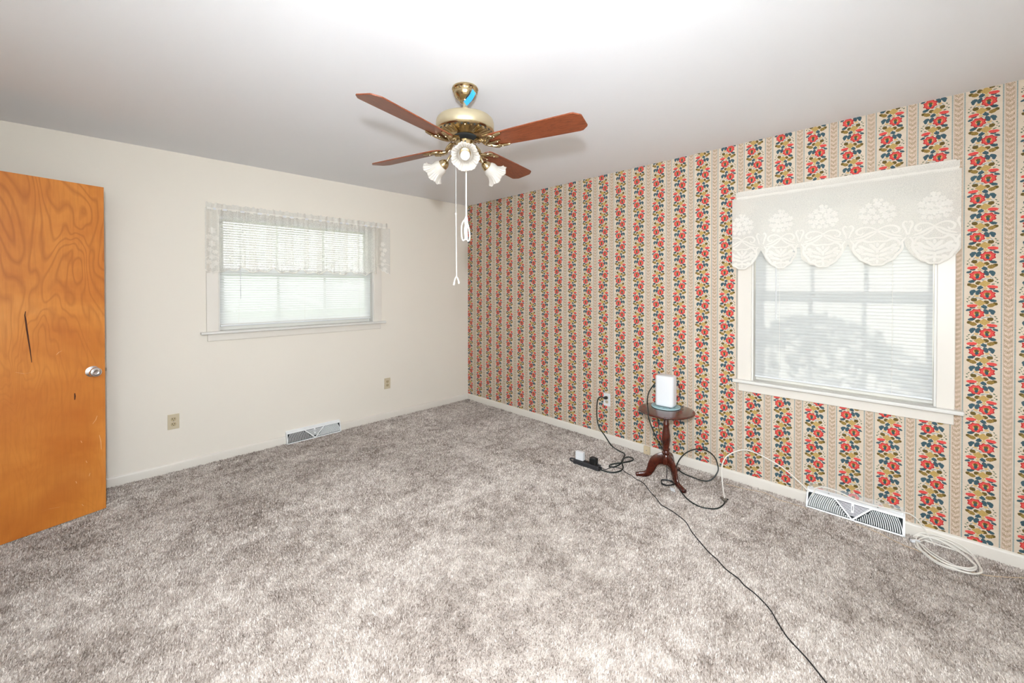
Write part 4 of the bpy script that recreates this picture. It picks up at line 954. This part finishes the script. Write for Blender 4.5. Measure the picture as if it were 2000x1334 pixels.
L3 = [lift(onx(*q, x), Z0+0.004) if x else fz(*q, .0035) for q, x in zip(lp, xs)]
cb += L3
cable('coaxial_cable', cb, 0.0043, 'cord_green', 'black coaxial cable looping from the router to the small splitter')
# router power lead with bundled coil
rl = [atdepth(1312, 740, RD+0.05), atdepth(1320.5, 744, RD+0.05), atdepth(1325, 750, RD+0.05), atdepth(1328, 760, RD+0.06), atdepth(1327, 769, RD+0.075), atdepth(1323, 776, RD+0.09)]
bk = Vector((TX, TY, 0))+back*(TR+0.008)
rl += [Vector((bk.x, bk.y, TZ+0.008)), Vector((bk.x+0.004, bk.y+0.004, TZ-0.05)), Vector((TX, TY, 0.25))+back*0.10, Vector((TX, TY, 0.05))+back*0.09+rr*0.04]
cc = onz(1303, 943.5, Z0+0.005); 
rl += [cc+back*0.09+rr*0.03]
for i in range(26):
    a = 2*PI*i/8+1.2; q = 0.044+0.006*math.sin(i*2.3); rl.append(cc+rr*(q*math.cos(a))+back*(q*0.95*math.sin(a))+Vector((0, 0, 0.0025*(i//8)+0.001*math.sin(i*1.7))))
cable('router_lead', rl, 0.0028, 'black', 'black router lead bundled in a small coil beside the table leg', k=4)
tg = onz(1314, 956.5, Z0+0.006)
o = MB().frame_box(Matrix.Translation(tg) @ Matrix.Rotation(0.5, 4, 'Z') @ Matrix.Rotation(0.25, 4, 'X'), (-0.026, -0.014, 0.0), (0.026, 0.016, 0.0008)).build('cable_tag', 'paper', org=tuple(tg)); tag(o, 'white paper tag lying on the bundled black lead', 'tag')
# splitter
spl = onz(1414, 977, Z0+0.002); so = empty('coax_splitter', spl); tag(so, 'small grey metal cable splitter on the carpet', 'splitter')
sm = Matrix.Translation(spl) @ Matrix.Rotation(0.7, 4, 'Z')
MB().frame_box(sm, (-0.020, -0.014, 0.0), (0.020, 0.014, 0.014)).build('body', 'zinc', so, bevel=0.002)
for (x, y, a) in ((-0.020, 0, PI), (0.020, 0.005, 0), (0.0, -0.014, -PI/2)):
    d = Vector((math.cos(a), math.sin(a), 0)); MB().tube([sm @ (Vector((x, y, 0.007))), sm @ (Vector((x, y, 0.007))+d*0.013)], 0.0048, 10).build('connector', 'black' if a < 0 else 'zinc', so, smooth=True)
# white coax arcing along the wall to the vent
wl = [(1415, 972.5), (1412, 953), (1410, 932), (1410.5, 908), (1421, 890), (1445, 879.5), (1466, 881), (1499, 896), (1529, 914), (1559, 939.5), (1580, 961)]
x0 = spl.x; W3 = [lift(onx(*q, x0+(3.190-x0)*min(1, (i/5.0))**0.8), Z0+0.004) for i, q in enumerate(wl)]
def fw(px, py, r=0.003, xw=3.196):
    p = onz(px, py, Z0+r); return p if p.x <= xw else lift(onx(px, py, xw), Z0+r)
vent_top = [onx(1592, 953.5, 3.196), onx(1607, 951.5, 3.203), onx(1634, 959, 3.203), onx(1670, 975.5, 3.203), onx(1700, 986, 3.203), onx(1730, 992, 3.203), onx(1760, 999.5, 3.203), onx(1778, 1004.5, 3.200), onx(1793, 1016, 3.196), onx(1805, 1034, 3.190), fw(1815, 1050), fw(1826, 1066, .006)]
cable('white_coaxial_cable', W3, 0.0042, 'white_cord', 'white cable arching up the papered wall from the splitter')
cable('telephone_wire', [onx(1584, 969, 3.176), onx(1590, 960, 3.190)]+vent_top, 0.0034, 'white_cord', 'thin white wire draped over the top of the vent')
coil = []
c1, c2 = Vector((1787, 1052)), Vector((1913, 1113)); mid_ = (c1+c2)/2; ax1 = (c2-c1)/2; ax2 = Vector((-ax1.y, ax1.x)).normalized()
rnd = random.Random(4)
N = 14
for i in range(N*5):
    a = 2*PI*i/N+PI; t = i//N; g = (1.04, 0.93, 0.86, 0.98, 0.90)[t]+0.03*math.sin(i*0.9); bb = (25, 19, 13, 22, 16)[t]+2.5*math.sin(i*0.53+t)
    q = mid_+Vector(((0, -5, 3, 5, -3)[t], (0, -3, 2, 4, -4)[t]))+ax1*(math.cos(a)*g)+ax2*(math.sin(a)*bb) + Vector((rnd.uniform(-2, 2), rnd.uniform(-1.5, 1.5)))
    coil.append(fw(q.x, q.y, 0.003+0.003*t))
cable('white_cable_coil', coil, 0.0040, 'white_cord', 'loose coil of white cable on the carpet against the baseboard', k=4)
pl = fw(1789, 1057, 0.012)
po = empty('cable_connector', pl); tag(po, 'white and grey cable plugs at the vent end of the white coil', 'connector')
pm = Matrix.Translation(pl) @ Matrix.Rotation(-0.9, 4, 'Z')
MB().frame_box(pm, (-0.026, -0.007, -0.006), (0.016, 0.007, 0.008)).build('plug_body', 'white_plastic', po, bevel=0.002)
MB().frame_box(pm, (-0.022, 0.009, -0.006), (0.012, 0.020, 0.006)).build('plug_body', 'zinc', po, bevel=0.002)
MB().frame_box(pm, (0.030, 0.022, -0.008), (0.042, 0.030, -0.002)).build('wire_nut', 'copper', po, bevel=0.001)
tw1 = [(1418, 945.5), (1440, 951), (1460, 956), (1478, 959), (1496, 963.5), (1520, 975.5), (1548, 984), (1574, 993)]
cable('baseboard_wire', [fw(*q, .001) for q in tw1], 0.0024, 'tan_wire', 'thin tan wire lying by the baseboard between splitter and vent')
tw2 = [(1672, 1024), (1688, 1030), (1718, 1042), (1754, 1060), (1790, 1074.5), (1830, 1092), (1865, 1106), (1895, 1116), (1928, 1124), (1970, 1127.5), (2000, 1129), (2040, 1135)]
cable('baseboard_wire', [fw(*q, .001) for q in tw2], 0.0024, 'tan_wire', 'thin tan wire running from under the vent past the white coil')
# beige jack box on the baseboard
jb = onx(1265, 877, XW-0.013); jo = empty('phone_jack', (XW-0.013, jb.y, 0.0)); tag(jo, 'small beige jack box on the baseboard behind the table', 'jack')
MB().box((XW-0.036, jb.y-0.026, 0.006), (XW-0.013, jb.y+0.026, 0.072)).build('cover', 'beige_box', jo, bevel=0.003)
MB().tube([(XW-0.037, jb.y, 0.040), (XW-0.0355, jb.y, 0.040)], 0.004, 10).build('screw', 'zinc', jo)

# ------------------------------------------------------------------ outdoors, seen through the blinds
o = MB().box((-30, -30, -0.9), (40, 40, -0.6)).build('lawn', 'grass'); tag(o, 'green lawn outside the windows', 'lawn', kind='structure')
def shrub(x, y, r, h, label):
    root = empty('shrub', (x, y, -0.6)); tag(root, label, 'shrub', 'shrubs outside the windows')
    b = MB(); R_ = random.Random(int(x*100+y*10))
    for i in range(3200):
        u = R_.uniform(-1, 1); a = R_.uniform(0, 2*PI); q = math.sqrt(1-u*u)*R_.uniform(0.75, 1.0)
        p = Vector((x+r*q*math.cos(a), y+r*q*math.sin(a), -0.6+h*(0.55+0.45*u))); s = R_.uniform(0.03, 0.06)
        d1 = Vector((R_.uniform(-1, 1), R_.uniform(-1, 1), R_.uniform(-1, 1))).normalized()*s; d2 = d1.orthogonal().normalized()*s*0.5
        b.add([p-d1, p+d2, p+d1, p-d2], [(0, 1, 2, 3)])
    b.build('foliage', 'leaf', root)
    MB().tube([(x, y, -0.6), (x, y, -0.6+h*0.6)], 0.03, 8).build('stem', 'mahogany', root)
shrub(1.0, 6.6, 0.8, 1.7, 'leafy green shrub on the lawn outside the low window')
shrub(4.5, 0.72, 0.75, 2.42, 'leafy green shrub added outside the tall window to shade its blind')  # unseen, added so its top cuts the sun off the blind's lower part
